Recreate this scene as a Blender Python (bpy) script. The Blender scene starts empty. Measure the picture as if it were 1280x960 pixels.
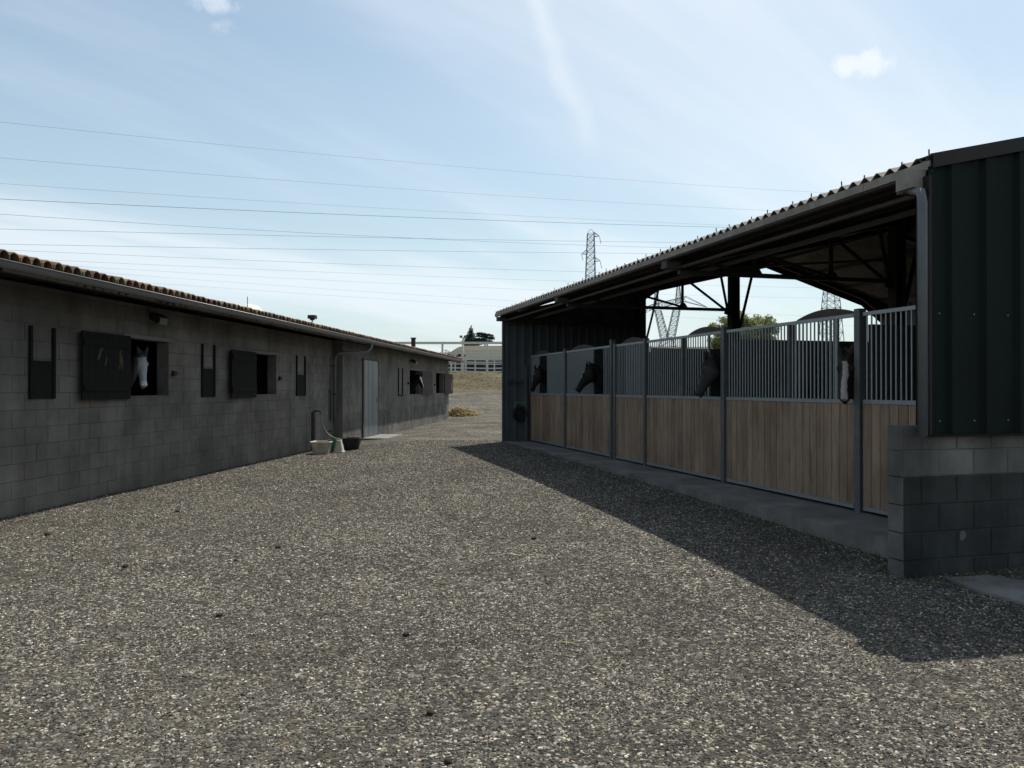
import bpy, bmesh, math, random
import numpy as np
from mathutils import Vector, Matrix, noise as mnoise
random.seed(7)
R = math.radians
S = bpy.context.scene
COL = S.collection
PI = math.pi

# ------------------------------------------------------------------ camera
CAMZ = 1.72
cd = bpy.data.cameras.new('camera'); cam = bpy.data.objects.new('camera', cd); COL.objects.link(cam)
cam.location = (0, 0, CAMZ); cam.rotation_euler = (R(90.2865), 0, 0)
cd.sensor_width = 36; cd.lens = 28.125; cd.clip_start = 0.05; cd.clip_end = 9000
S.camera = cam
# ------------------------------------------------------------------ sky and sun
SUN_EL = 59.5; SUN_AZ = 32.3            # azimuth measured from +Y towards +X
SKY_STRENGTH = 0.105; SUN_STRENGTH = 5.0
w = bpy.data.worlds.new('World'); S.world = w; w.use_nodes = True
nt = w.node_tree; N = nt.nodes; L = nt.links; N.clear()
def wn(t, **k):
    n = N.new(t)
    for a, b in k.items(): setattr(n, a, b)
    return n
def wmath(op, a, b=None, c=None, clamp=False):
    n = wn('ShaderNodeMath', operation=op, use_clamp=clamp)
    for i, q in enumerate((a, b, c)):
        if q is None: continue
        if isinstance(q, (int, float)): n.inputs[i].default_value = q
        else: L.new(q, n.inputs[i])
    return n.outputs[0]
sky = wn('ShaderNodeTexSky', sky_type='NISHITA'); sky.sun_disc = False
sky.sun_elevation = R(SUN_EL); sky.sun_rotation = R(SUN_AZ)
sky.air_density = 1.0; sky.dust_density = 2.0; sky.ozone_density = 1.6; sky.altitude = 100
tc = wn('ShaderNodeTexCoord'); sx = wn('ShaderNodeSeparateXYZ'); L.new(tc.outputs['Generated'], sx.inputs[0])
X_, Y_, Z_ = sx.outputs
zz = wmath('ADD', wmath('MAXIMUM', Z_, 0.0), 0.12)
cv = wn('ShaderNodeCombineXYZ'); L.new(wmath('DIVIDE', X_, zz), cv.inputs[0]); L.new(wmath('DIVIDE', Y_, zz), cv.inputs[1])
mr_ = wn('ShaderNodeMapping'); mr_.inputs['Rotation'].default_value = (0, 0, R(-49)); L.new(cv.outputs[0], mr_.inputs[0])
mp = wn('ShaderNodeMapping'); mp.inputs['Scale'].default_value = (0.26, 1.0, 1); mp.inputs['Location'].default_value = (3.1, 1.7, 0)
L.new(mr_.outputs[0], mp.inputs[0])
n1 = wn('ShaderNodeTexNoise'); n1.inputs['Scale'].default_value = 0.9; n1.inputs['Detail'].default_value = 9; n1.inputs['Roughness'].default_value = 0.52; n1.inputs['Distortion'].default_value = 0.35
L.new(mp.outputs[0], n1.inputs['Vector'])
cr = wn('ShaderNodeMapRange'); cr.interpolation_type = 'SMOOTHSTEP'; L.new(n1.outputs[0], cr.inputs[0])
cr.inputs[1].default_value = 0.42; cr.inputs[2].default_value = 0.66; cr.inputs[4].default_value = 0.62
def blob(d, rad, st, amp, sc):        # a small cumulus scrap round direction d
    v = Vector(d).normalized()
    nn = wn('ShaderNodeTexNoise'); nn.inputs['Scale'].default_value = sc; nn.inputs['Detail'].default_value = 10; nn.inputs['Roughness'].default_value = 0.62; L.new(tc.outputs['Generated'], nn.inputs['Vector'])
    sub = wn('ShaderNodeVectorMath', operation='SUBTRACT'); L.new(tc.outputs['Generated'], sub.inputs[0]); sub.inputs[1].default_value = v
    rt = wn('ShaderNodeMapping'); rt.inputs['Rotation'].default_value = (0, R(st[2]), 0); rt.inputs['Scale'].default_value = (1/st[0], 1, 1/st[1]); L.new(sub.outputs[0], rt.inputs[0])
    ln = wn('ShaderNodeVectorMath', operation='LENGTH'); L.new(rt.outputs[0], ln.inputs[0])
    e = wmath('ADD', wmath('DIVIDE', ln.outputs['Value'], rad), wmath('MULTIPLY', wmath('SUBTRACT', nn.outputs[0], 0.5), 3.2))
    m = wn('ShaderNodeMapRange'); m.interpolation_type = 'SMOOTHSTEP'; L.new(e, m.inputs[0])
    m.inputs[1].default_value = 1.3; m.inputs[2].default_value = 0.0; m.inputs[3].default_value = 0; m.inputs[4].default_value = amp
    return m.outputs[0]
def dirpx(px, py): return ((px-640)/1000, 1, (485-py)/1000)
b1 = blob(dirpx(1080, 78), 0.030, (1.5, 0.7, 14), 0.85, 30)
b2 = blob(dirpx(262, -2), 0.020, (1.7, 0.6, -8), 0.5, 36)
b3 = blob(dirpx(272, 30), 0.011, (1.7, 0.7, 0), 0.35, 40)
# vapour trail: soft line between two directions
A = Vector(dirpx(655, -60)).normalized(); B = Vector(dirpx(735, 190)).normalized(); nrm = A.cross(B).normalized()
dp = wn('ShaderNodeVectorMath', operation='DOT_PRODUCT'); L.new(tc.outputs['Generated'], dp.inputs[0]); dp.inputs[1].default_value = nrm
tn = wn('ShaderNodeTexNoise'); tn.inputs['Scale'].default_value = 9; tn.inputs['Detail'].default_value = 5; L.new(tc.outputs['Generated'], tn.inputs['Vector'])
off = wmath('ABSOLUTE', wmath('ADD', dp.outputs['Value'], wmath('MULTIPLY', wmath('SUBTRACT', tn.outputs[0], 0.5), 0.05)))
tr = wn('ShaderNodeMapRange'); tr.interpolation_type = 'SMOOTHSTEP'; L.new(off, tr.inputs[0])
tr.inputs[1].default_value = 0.020; tr.inputs[2].default_value = 0.0; tr.inputs[4].default_value = 0.22
lo = wn('ShaderNodeMapRange'); lo.interpolation_type = 'SMOOTHSTEP'; L.new(Z_, lo.inputs[0]); lo.inputs[1].default_value = 0.26; lo.inputs[2].default_value = 0.33
fy = wmath('GREATER_THAN', Y_, 0.0)
trail = wmath('MULTIPLY', wmath('MULTIPLY', tr.outputs[0], lo.outputs[0]), fy)
mask = wmath('ADD', wmath('MAXIMUM', cr.outputs[0], wmath('MAXIMUM', b1, wmath('MAXIMUM', b2, b3))), trail, clamp=True)
# pale veil that thickens towards the horizon
hz = wn('ShaderNodeMapRange'); L.new(Z_, hz.inputs[0]); hz.inputs[1].default_value = 0.45; hz.inputs[2].default_value = 0.0; hz.inputs[3].default_value = 0.12; hz.inputs[4].default_value = 0.55
mask = wmath('MAXIMUM', mask, 0.0)
hs = wn('ShaderNodeHueSaturation'); hs.inputs['Saturation'].default_value = 1.0; L.new(sky.outputs[0], hs.inputs['Color'])
mv = wn('ShaderNodeMix', data_type='RGBA'); L.new(hz.outputs[0], mv.inputs[0]); tint = wn('ShaderNodeMix', data_type='RGBA', blend_type='MULTIPLY'); tint.inputs[0].default_value = 1; L.new(hs.outputs[0], tint.inputs[6]); tint.inputs[7].default_value = (1.02, 1.12, 1.05, 1); L.new(tint.outputs[2], mv.inputs[6]); mv.inputs[7].default_value = (6.1, 7.2, 7.7, 1)
mx = wn('ShaderNodeMix', data_type='RGBA'); L.new(mask, mx.inputs[0]); L.new(mv.outputs[2], mx.inputs[6]); mx.inputs[7].default_value = (7.6, 8.0, 8.5, 1)
bg = wn('ShaderNodeBackground'); bg.inputs[1].default_value = SKY_STRENGTH; L.new(mx.outputs[2], bg.inputs[0])
wo = wn('ShaderNodeOutputWorld'); L.new(bg.outputs[0], wo.inputs[0])
sd = bpy.data.lights.new('sun', 'SUN'); sun = bpy.data.objects.new('sun', sd); COL.objects.link(sun)
sd.energy = SUN_STRENGTH; sd.angle = R(0.53); sd.color = (1, 0.95, 0.87)
sv = Vector((math.sin(R(SUN_AZ))*math.cos(R(SUN_EL)), math.cos(R(SUN_AZ))*math.cos(R(SUN_EL)), math.sin(R(SUN_EL))))
sun.rotation_euler = sv.to_track_quat('Z', 'Y').to_euler(); sun.location = (20, 30, 50)
S.view_settings.view_transform = 'Standard'; S.view_settings.look = 'None'
S.view_settings.exposure = 0.25; S.view_settings.gamma = 1
S.render.engine = 'CYCLES'; S.cycles.max_bounces = 6; S.cycles.diffuse_bounces = 3

# ------------------------------------------------------------------ materials
MATS = {}
def mat(name, col, rough=0.85, var=0.25, scale=6.0, bump=0.0, bscale=40.0, objvar=0.0, metal=0.0, col2=None, spec=0.3, stretch=None, c2lo=0.45, c2hi=0.7, local=False, bdist=0.01):
    m = bpy.data.materials.new(name); m.use_nodes = True; t = m.node_tree; n = t.nodes; l = t.links
    p = n['Principled BSDF']; p.inputs['Roughness'].default_value = rough; p.inputs['Metallic'].default_value = metal
    p.inputs['Specular IOR Level'].default_value = spec
    if local: tc = n.new('ShaderNodeTexCoord'); vec = tc.outputs['Object']
    else: tc = n.new('ShaderNodeNewGeometry'); vec = tc.outputs['Position']
    if stretch:
        mp = n.new('ShaderNodeMapping'); mp.inputs['Scale'].default_value = stretch; l.new(vec, mp.inputs[0]); vec = mp.outputs[0]
    oi = n.new('ShaderNodeObjectInfo')
    nz = n.new('ShaderNodeTexNoise'); nz.inputs['Scale'].default_value = scale; nz.inputs['Detail'].default_value = 7; nz.inputs['Roughness'].default_value = 0.62
    if local:
        ad = n.new('ShaderNodeVectorMath'); ad.operation = 'ADD'; sc = n.new('ShaderNodeMath'); sc.operation = 'MULTIPLY'; sc.inputs[1].default_value = 37.0
        l.new(oi.outputs['Random'], sc.inputs[0]); l.new(vec, ad.inputs[0]); l.new(sc.outputs[0], ad.inputs[1]); vec = ad.outputs[0]
    l.new(vec, nz.inputs['Vector'])
    mr = n.new('ShaderNodeMapRange'); mr.inputs[1].default_value = 0.25; mr.inputs[2].default_value = 0.75
    mr.inputs[3].default_value = 1-var; mr.inputs[4].default_value = 1+var; l.new(nz.outputs[0], mr.inputs[0])
    src = None
    if col2:
        n2 = n.new('ShaderNodeTexNoise'); n2.inputs['Scale'].default_value = scale*0.37; n2.inputs['Detail'].default_value = 5; l.new(vec, n2.inputs['Vector'])
        r2 = n.new('ShaderNodeMapRange'); r2.inputs[1].default_value = c2lo; r2.inputs[2].default_value = c2hi; l.new(n2.outputs[0], r2.inputs[0])
        mx = n.new('ShaderNodeMix'); mx.data_type = 'RGBA'; l.new(r2.outputs[0], mx.inputs[0]); mx.inputs[6].default_value = (*col, 1); mx.inputs[7].default_value = (*col2, 1); src = mx.outputs[2]
    else:
        rg = n.new('ShaderNodeRGB'); rg.outputs[0].default_value = (*col, 1); src = rg.outputs[0]
    f = mr.outputs[0]
    if objvar:
        o2 = n.new('ShaderNodeMapRange'); o2.inputs[3].default_value = 1-objvar; o2.inputs[4].default_value = 1+objvar; l.new(oi.outputs['Random'], o2.inputs[0])
        mm = n.new('ShaderNodeMath'); mm.operation = 'MULTIPLY'; l.new(f, mm.inputs[0]); l.new(o2.outputs[0], mm.inputs[1]); f = mm.outputs[0]
    vm = n.new('ShaderNodeVectorMath'); vm.operation = 'SCALE'; l.new(src, vm.inputs[0]); l.new(f, vm.inputs['Scale'])
    l.new(vm.outputs[0], p.inputs['Base Color'])
    if bump:
        nb = n.new('ShaderNodeTexNoise'); nb.inputs['Scale'].default_value = bscale; nb.inputs['Detail'].default_value = 6; l.new(vec, nb.inputs['Vector'])
        bp = n.new('ShaderNodeBump'); bp.inputs['Strength'].default_value = bump; bp.inputs['Distance'].default_value = bdist; l.new(nb.outputs[0], bp.inputs['Height']); l.new(bp.outputs[0], p.inputs['Normal'])
    MATS[name] = m
    return m
M_BLOCK = mat('concrete_block', (0.168, 0.157, 0.136), 0.95, 0.30, 1.1, 0.5, 70, 0.06, col2=(0.115, 0.111, 0.100))
M_BLOCKL = mat('bare_and_sunlit_block', (0.140, 0.132, 0.118), 0.95, 0.3, 1.8, 0.5, 70, 0.08, col2=(0.098, 0.094, 0.086))  # uncoated gable block; also colours the sunlit foot of the far left wall
M_MORTAR = mat('mortar', (0.135, 0.127, 0.112), 0.95, 0.25, 5, 0.5, 50)
M_BLOCKP = mat('grey_coated_block', (0.036, 0.039, 0.036), 0.9, 0.4, 2.2, 0.5, 60, 0.09, col2=(0.026, 0.029, 0.027))
M_LINTEL = mat('pale_concrete', (0.17, 0.167, 0.155), 0.9, 0.15, 8, 0.3, 60)
M_SLAB = mat('slab_concrete', (0.175, 0.168, 0.155), 0.9, 0.25, 2.5, 0.4, 50, col2=(0.11, 0.107, 0.10))
M_TILE = mat('clay_tile', (0.17, 0.085, 0.052), 0.9, 0.5, 9, 0.5, 60, 0.45, col2=(0.19, 0.15, 0.085), c2lo=0.4, c2hi=0.6)
M_GUTTER = mat('zinc_gutter', (0.16, 0.165, 0.17), 0.45, 0.12, 5, 0, metal=0.4, spec=0.5)
M_FASCIA = mat('fascia_board', (0.22, 0.20, 0.17), 0.8, 0.25, 7, 0.2, 40, 0.10)
M_TIMBER = mat('aged_timber', (0.075, 0.066, 0.055), 0.8, 0.25, 6)
M_FIBRE = mat('fibre_cement', (0.24, 0.22, 0.19), 0.95, 0.25, 4, 0.4, 50, 0.05, col2=(0.15, 0.138, 0.12))
M_GALV = mat('galvanised_steel', (0.28, 0.305, 0.31), 0.45, 0.15, 14, 0, metal=0.4, spec=0.5)
M_GALVD = mat('weathered_galvanised_steel', (0.115, 0.122, 0.124), 0.55, 0.2, 9, 0, metal=0.3, spec=0.4)
M_STEEL = mat('dark_painted_steel', (0.052, 0.048, 0.043), 0.6, 0.2, 8, 0, metal=0.1)
M_GREEN = mat('dark_green_cladding', (0.0030, 0.0090, 0.0072), 0.65, 0.2, 2, 0, spec=0.16)
M_GREYC = mat('grey_green_cladding', (0.080, 0.093, 0.099), 0.55, 0.15, 2, 0, spec=0.3)
M_TRIM = mat('dark_brown_trim', (0.024, 0.022, 0.019), 0.6, 0.15, 5, spec=0.2)
M_WOOD = mat('pine_board', (0.275, 0.200, 0.142), 0.75, 0.20, 4, 0.3, 30, 0.17, col2=(0.22, 0.125, 0.065), stretch=(6, 6, 0.7), local=True, spec=0.2, c2lo=0.54, c2hi=0.74)
M_BROWN = mat('brown_sheet', (0.075, 0.056, 0.046), 0.7, 0.2, 6)
M_SHUT = mat('black_stained_wood', (0.0085, 0.009, 0.008), 0.8, 0.3, 6, 0.4, 25, 0.1, stretch=(5, 5, 1), local=True, spec=0.15)
M_SHUTB = mat('brown_stained_wood', (0.055, 0.036, 0.030), 0.75, 0.3, 6, 0.3, 25, 0.15, stretch=(5, 5, 1), local=True)
M_BARE = mat('bare_wood_scrape', (0.060, 0.048, 0.026), 0.85, 0.4, 30)
M_BLACK = mat('black_rubber', (0.012, 0.012, 0.013), 0.6, 0.2, 10)
M_BLACKP = mat('black_plastic', (0.015, 0.016, 0.018), 0.45, 0.2, 10)
M_CREAM = mat('cream_plastic', (0.46, 0.43, 0.35), 0.6, 0.14, 12, col2=(0.38, 0.32, 0.21))
M_GREENP = mat('green_plastic', (0.02, 0.10, 0.065), 0.5, 0.15, 8)
M_HOSE = mat('grey_hose', (0.22, 0.23, 0.19), 0.6, 0.1, 8)
M_PVC = mat('grey_pvc', (0.115, 0.12, 0.125), 0.45, 0.1, 6)
M_BLUE = mat('blue_grey_pipe', (0.045, 0.055, 0.075), 0.5, 0.1, 8)
M_DOOR = mat('galvanised_door_skin', (0.150, 0.180, 0.20), 0.4, 0.2, 1.3, metal=0.4, spec=0.5)
M_WHITE = mat('white_paint', (0.50, 0.50, 0.46), 0.7, 0.12, 6)
M_SPIKE = mat('lamp_glass', (0.14, 0.14, 0.13), 0.3, 0.05, 3)
M_STRAW = mat('straw', (0.34, 0.27, 0.13), 0.9, 0.35, 4, 0.6, 30)
M_BARK = mat('bark', (0.09, 0.065, 0.045), 0.95, 0.3, 8, 0.5, 20)
M_LEAF = mat('leaf_green', (0.20, 0.22, 0.085), 0.8, 0.4, 0.8)
M_LEAFD = mat('conifer_green', (0.030, 0.050, 0.034), 0.85, 0.4, 0.3)
M_LEAFG = mat('grey_green_leaf', (0.10, 0.115, 0.085), 0.85, 0.35, 0.5)
M_PYLON = mat('pylon_steel', (0.13, 0.165, 0.19), 0.6, 0.1, 1)
M_WIRE = mat('wire', (0.16, 0.19, 0.22), 0.6, 0.0, 1)
M_DUNG = mat('dry_dung', (0.035, 0.026, 0.018), 0.95, 0.4, 30, 0.8, 60)
M_WEED = mat('weed', (0.085, 0.095, 0.040), 0.85, 0.4, 3)
M_BRICKH = mat('dark_shed_wall', (0.050, 0.034, 0.030), 0.9, 0.3, 2)
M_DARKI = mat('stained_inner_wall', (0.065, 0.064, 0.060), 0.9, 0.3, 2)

def leafy(m, k=0.45):
    t = m.node_tree; n = t.nodes; l = t.links; p = n['Principled BSDF']; out = n['Material Output']
    tr = n.new('ShaderNodeBsdfTranslucent'); mx = n.new('ShaderNodeMixShader'); mx.inputs[0].default_value = k
    l.new(p.inputs['Base Color'].links[0].from_socket, tr.inputs[0]); l.new(p.outputs[0], mx.inputs[1]); l.new(tr.outputs[0], mx.inputs[2]); l.new(mx.outputs[0], out.inputs[0])
leafy(M_LEAF); leafy(M_LEAFG, 0.3); leafy(M_WEED, 0.3)
def gravel_mat():
    m = bpy.data.materials.new('gravel_ground'); m.use_nodes = True; t = m.node_tree; n = t.nodes; l = t.links
    p = n['Principled BSDF']; p.inputs['Roughness'].default_value = 0.95; p.inputs['Specular IOR Level'].default_value = 0.15
    g = n.new('ShaderNodeNewGeometry'); pos = g.outputs['Position']
    def vor(scale, feat='F1'):
        v = n.new('ShaderNodeTexVoronoi'); v.feature = feat; v.inputs['Scale'].default_value = scale; l.new(pos, v.inputs['Vector']); return v
    def noise(scale, det=5):
        v = n.new('ShaderNodeTexNoise'); v.inputs['Scale'].default_value = scale; v.inputs['Detail'].default_value = det; v.inputs['Roughness'].default_value = 0.65; l.new(pos, v.inputs['Vector']); return v
    v1 = vor(46); v2 = vor(19)
    sp = n.new('ShaderNodeSeparateColor'); l.new(v1.outputs['Color'], sp.inputs[0])
    rp = n.new('ShaderNodeValToRGB'); e = rp.color_ramp.elements
    e[0].position = 0; e[0].color = (0.030, 0.029, 0.027, 1)
    e[1].position = 1; e[1].color = (0.44, 0.41, 0.33, 1)
    for q, c in ((0.3, (0.058, 0.053, 0.046, 1)), (0.55, (0.088, 0.079, 0.066, 1)), (0.78, (0.125, 0.112, 0.092, 1)), (0.9, (0.23, 0.21, 0.17, 1))):
        x = rp.color_ramp.elements.new(q); x.color = c
    l.new(sp.outputs[0], rp.inputs[0])
    s2 = n.new('ShaderNodeSeparateColor'); l.new(v2.outputs['Color'], s2.inputs[0])
    r2 = n.new('ShaderNodeMapRange'); r2.inputs[1].default_value = 0; r2.inputs[2].default_value = 1; r2.inputs[3].default_value = 0.62; r2.inputs[4].default_value = 1.16; l.new(s2.outputs[1], r2.inputs[0])
    nb = noise(0.55, 4); r3 = n.new('ShaderNodeMapRange'); r3.inputs[1].default_value = 0.3; r3.inputs[2].default_value = 0.7; r3.inputs[3].default_value = 0.58; r3.inputs[4].default_value = 1.40; l.new(nb.outputs[0], r3.inputs[0])
    nf = noise(3.0, 6); r4 = n.new('ShaderNodeMapRange'); r4.inputs[1].default_value = 0.3; r4.inputs[2].default_value = 0.7; r4.inputs[3].default_value = 0.75; r4.inputs[4].default_value = 1.28; l.new(nf.outputs[0], r4.inputs[0])
    a = n.new('ShaderNodeMath'); a.operation = 'MULTIPLY'; l.new(r2.outputs[0], a.inputs[0]); l.new(r3.outputs[0], a.inputs[1])
    b = n.new('ShaderNodeMath'); b.operation = 'MULTIPLY'; l.new(a.outputs[0], b.inputs[0]); l.new(r4.outputs[0], b.inputs[1])
    mp2 = n.new('ShaderNodeMapping'); mp2.inputs['Scale'].default_value = (0.75, 0.16, 1); mp2.inputs['Rotation'].default_value = (0, 0, 0.12); l.new(pos, mp2.inputs[0])
    nt_ = n.new('ShaderNodeTexNoise'); nt_.inputs['Scale'].default_value = 1.0; nt_.inputs['Detail'].default_value = 6; l.new(mp2.outputs[0], nt_.inputs['Vector'])
    r5 = n.new('ShaderNodeMapRange'); r5.inputs[1].default_value = 0.38; r5.inputs[2].default_value = 0.66; r5.inputs[3].default_value = 0.0; r5.inputs[4].default_value = 0.55; l.new(nt_.outputs[0], r5.inputs[0])
    dm = n.new('ShaderNodeMix'); dm.data_type = 'RGBA'; l.new(r5.outputs[0], dm.inputs[0]); l.new(rp.outputs[0], dm.inputs[6]); dm.inputs[7].default_value = (0.088, 0.076, 0.060, 1)
    vm = n.new('ShaderNodeVectorMath'); vm.operation = 'SCALE'; l.new(dm.outputs[2], vm.inputs[0]); l.new(b.outputs[0], vm.inputs['Scale'])
    l.new(vm.outputs[0], p.inputs['Base Color'])
    h = n.new('ShaderNodeMath'); h.operation = 'MULTIPLY_ADD'; l.new(v1.outputs['Distance'], h.inputs[0]); h.inputs[1].default_value = -0.9; l.new(v2.outputs['Distance'], h.inputs[2])
    bp = n.new('ShaderNodeBump'); bp.inputs['Strength'].default_value = 0.9; bp.inputs['Distance'].default_value = 0.02; l.new(h.outputs[0], bp.inputs['Height']); l.new(bp.outputs[0], p.inputs['Normal'])
    return m
M_GRAVEL = gravel_mat()
def stone_mat():
    m = bpy.data.materials.new('gravel_stone'); m.use_nodes = True; t = m.node_tree; n = t.nodes; l = t.links
    p = n['Principled BSDF']; p.inputs['Roughness'].default_value = 0.9; p.inputs['Specular IOR Level'].default_value = 0.2
    oi = n.new('ShaderNodeObjectInfo'); rp = n.new('ShaderNodeValToRGB'); e = rp.color_ramp.elements
    e[0].position = 0; e[0].color = (0.022, 0.022, 0.022, 1); e[1].position = 1; e[1].color = (0.60, 0.56, 0.46, 1)
    for q, c in ((0.2, (0.042, 0.039, 0.035, 1)), (0.46, (0.066, 0.060, 0.050, 1)), (0.64, (0.094, 0.084, 0.069, 1)), (0.68, (0.080, 0.092, 0.095, 1)), (0.80, (0.15, 0.144, 0.115, 1)), (0.9, (0.36, 0.33, 0.265, 1)), (0.94, (0.22, 0.15, 0.09, 1))):
        x = rp.color_ramp.elements.new(q); x.color = c
    l.new(oi.outputs['Random'], rp.inputs[0])
    l.new(rp.outputs[0], p.inputs['Base Color'])
    return m
M_STONE = stone_mat()
def grass_mat():
    m = mat('dry_grass_bank', (0.155, 0.130, 0.070), 0.95, 0.4, 2.0, 0.5, 14, col2=(0.075, 0.064, 0.038), bdist=0.05, c2lo=0.40, c2hi=0.58, stretch=(0.22, 0.9, 2.6))
    return m
M_BANK = grass_mat()
M_DRYG = mat('dry_grass_blades', (0.26, 0.21, 0.10), 0.95, 0.4, 3)
M_HILL = mat('far_field', (0.064, 0.054, 0.038), 0.95, 0.35, 0.12, col2=(0.040, 0.048, 0.024), stretch=(0.5, 1.5, 1))

leafy(M_DRYG, 0.5)
def weather(m, lo, hi, amp, amp2, sc=(2.2, 2.2, 0.28)):      # run-off streaks and blotchy stains
    t = m.node_tree; n = t.nodes; l = t.links; p = n['Principled BSDF']; src = p.inputs['Base Color'].links[0].from_socket
    g = n.new('ShaderNodeNewGeometry'); f = None
    for s_, a, q in ((sc, amp, 1.0), ((0.9, 0.9, 0.9), amp2, 1.0)):
        mp = n.new('ShaderNodeMapping'); mp.inputs['Scale'].default_value = s_; l.new(g.outputs['Position'], mp.inputs[0])
        z = n.new('ShaderNodeTexNoise'); z.inputs['Scale'].default_value = q; z.inputs['Detail'].default_value = 8; z.inputs['Roughness'].default_value = 0.65; l.new(mp.outputs[0], z.inputs['Vector'])
        r_ = n.new('ShaderNodeMapRange'); r_.inputs[1].default_value = lo; r_.inputs[2].default_value = hi; r_.inputs[3].default_value = 1-a; r_.inputs[4].default_value = 1+a*0.6; l.new(z.outputs[0], r_.inputs[0])
        if f is None: f = r_.outputs[0]
        else:
            k = n.new('ShaderNodeMath'); k.operation = 'MULTIPLY'; l.new(f, k.inputs[0]); l.new(r_.outputs[0], k.inputs[1]); f = k.outputs[0]
    v = n.new('ShaderNodeVectorMath'); v.operation = 'SCALE'; l.new(src, v.inputs[0]); l.new(f, v.inputs['Scale']); l.new(v.outputs[0], p.inputs['Base Color'])
weather(M_BLOCK, 0.36, 0.64, 0.18, 0.24); weather(M_MORTAR, 0.36, 0.64, 0.18, 0.24); weather(M_BLOCKL, 0.36, 0.64, 0.22, 0.2); weather(M_BLOCKP, 0.36, 0.64, 0.25, 0.3)
weather(M_WOOD, 0.36, 0.62, 0.20, 0.18, (3, 3, 0.8)); weather(M_GREEN, 0.3, 0.7, 0.35, 0.2, (5, 5, 0.3)); weather(M_DOOR, 0.3, 0.7, 0.2, 0.25); weather(M_SLAB, 0.35, 0.65, 0.2, 0.3); weather(M_GREYC, 0.3, 0.7, 0.2, 0.15, (4, 4, 0.3))
# ------------------------------------------------------------------ mesh helpers
class MB:
    def __init__(s): s.v = []; s.f = []
    def add(s, vs, fs):
        k = len(s.v); s.v += [tuple(q) for q in vs]; s.f += [tuple(i+k for i in f) for f in fs]; return s
    def box(s, x0, x1, y0, y1, z0, z1):
        return s.add([(x0,y0,z0),(x1,y0,z0),(x1,y1,z0),(x0,y1,z0),(x0,y0,z1),(x1,y0,z1),(x1,y1,z1),(x0,y1,z1)],
                     [(0,3,2,1),(4,5,6,7),(0,1,5,4),(1,2,6,5),(2,3,7,6),(3,0,4,7)])
    def bar(s, a, b, w, h=None):
        a = Vector(a); b = Vector(b); h = h or w; d = (b-a).normalized()
        up = Vector((0,0,1)) if abs(d.z) < 0.95 else Vector((0,1,0))
        x = d.cross(up).normalized(); y = x.cross(d).normalized(); vs = []
        for p in (a, b):
            for i, j in ((-1,-1),(1,-1),(1,1),(-1,1)): vs.append(p + x*(i*w/2) + y*(j*h/2))
        return s.add(vs, [(0,1,2,3),(7,6,5,4),(0,4,5,1),(1,5,6,2),(2,6,7,3),(3,7,4,0)])
    def tube(s, pts, r, n=8, caps=True):
        pts = [Vector(p) for p in pts]; rr = r if isinstance(r, (list, tuple)) else [r]*len(pts); vs = []; fs = []
        prev = None
        for i, p in enumerate(pts):
            d = (pts[min(i+1, len(pts)-1)] - pts[max(i-1, 0)]).normalized()
            if prev is None:
                up = Vector((0,0,1)) if abs(d.z) < 0.9 else Vector((0,1,0)); x = d.cross(up).normalized()
            else: x = (prev - d*prev.dot(d)).normalized()
            y = d.cross(x); prev = x
            for k in range(n): a = 2*PI*k/n; vs.append(p + (x*math.cos(a) + y*math.sin(a))*rr[i])
        for i in range(len(pts)-1):
            for k in range(n): fs.append((i*n+k, i*n+(k+1)%n, (i+1)*n+(k+1)%n, (i+1)*n+k))
        if caps: fs.append(tuple(range(n-1, -1, -1))); fs.append(tuple((len(pts)-1)*n+k for k in range(n)))
        return s.add(vs, fs)
    def prism(s, poly, d):     # poly: list of 3D points (planar), d: extrusion vector
        k = len(poly); d = Vector(d); a = [Vector(p) for p in poly]; vs = a + [p+d for p in a]
        return s.add(vs, [tuple(range(k-1,-1,-1)), tuple(range(k, 2*k))] + [(i, (i+1)%k, k+(i+1)%k, k+i) for i in range(k)])
    def mesh(s, name, smooth=False, off=(0,0,0)):
        me = bpy.data.meshes.new(name); ox, oy, oz = off
        me.from_pydata([(x-ox, y-oy, z-oz) for x, y, z in s.v], [], s.f); me.update()
        if smooth:
            for p in me.polygons: p.use_smooth = True
        return me
OFF = {}
def link(o, parent=None):
    COL.objects.link(o)
    if parent is not None: o.parent = parent
    return o
def props(o, label=None, cat=None, group=None, kind=None):
    if label: o['label'] = label
    if cat: o['category'] = cat
    if group: o['group'] = group
    if kind: o['kind'] = kind
    return o
# frames: world, right building (x=v across, y=u along), left building (x=d out of the wall, y=s along)
FR = {'w': (Vector((0,0,0)), 0.0), 'r': (Vector((0,0,0)), math.atan2(0.2732, 0.9620)), 'l': (Vector((-8.05,0,0)), -math.atan2(0.0946, 0.9955))}
def to_world(fr, p):
    o, a = FR[fr]; return o + Matrix.Rotation(a, 3, 'Z') @ Vector(p)
def thing(name, label, cat, fr, base, group=None, kind=None, rz=0):
    e = bpy.data.objects.new(name, None); e.empty_display_size = 0.2
    e.location = to_world(fr, base); e.rotation_euler = (0, 0, FR[fr][1] + rz); link(e)
    OFF[e.name] = tuple(base)
    return props(e, label, cat, group, kind)
def part(name, mb, m, parent, smooth=False, label=None, kind=None):     # vertices in the parent's frame coordinates
    root = parent
    while root.parent: root = root.parent
    off = OFF[root.name]
    pl = Vector((0,0,0)); q = parent
    while q.parent: pl += q.location; q = q.parent
    me = mb.mesh(name, smooth, (off[0]+pl.x, off[1]+pl.y, off[2]+pl.z)); me.materials.append(m)
    o = bpy.data.objects.new(name, me); link(o, parent)
    return props(o, label, kind=kind)
CACHE = {}
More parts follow.
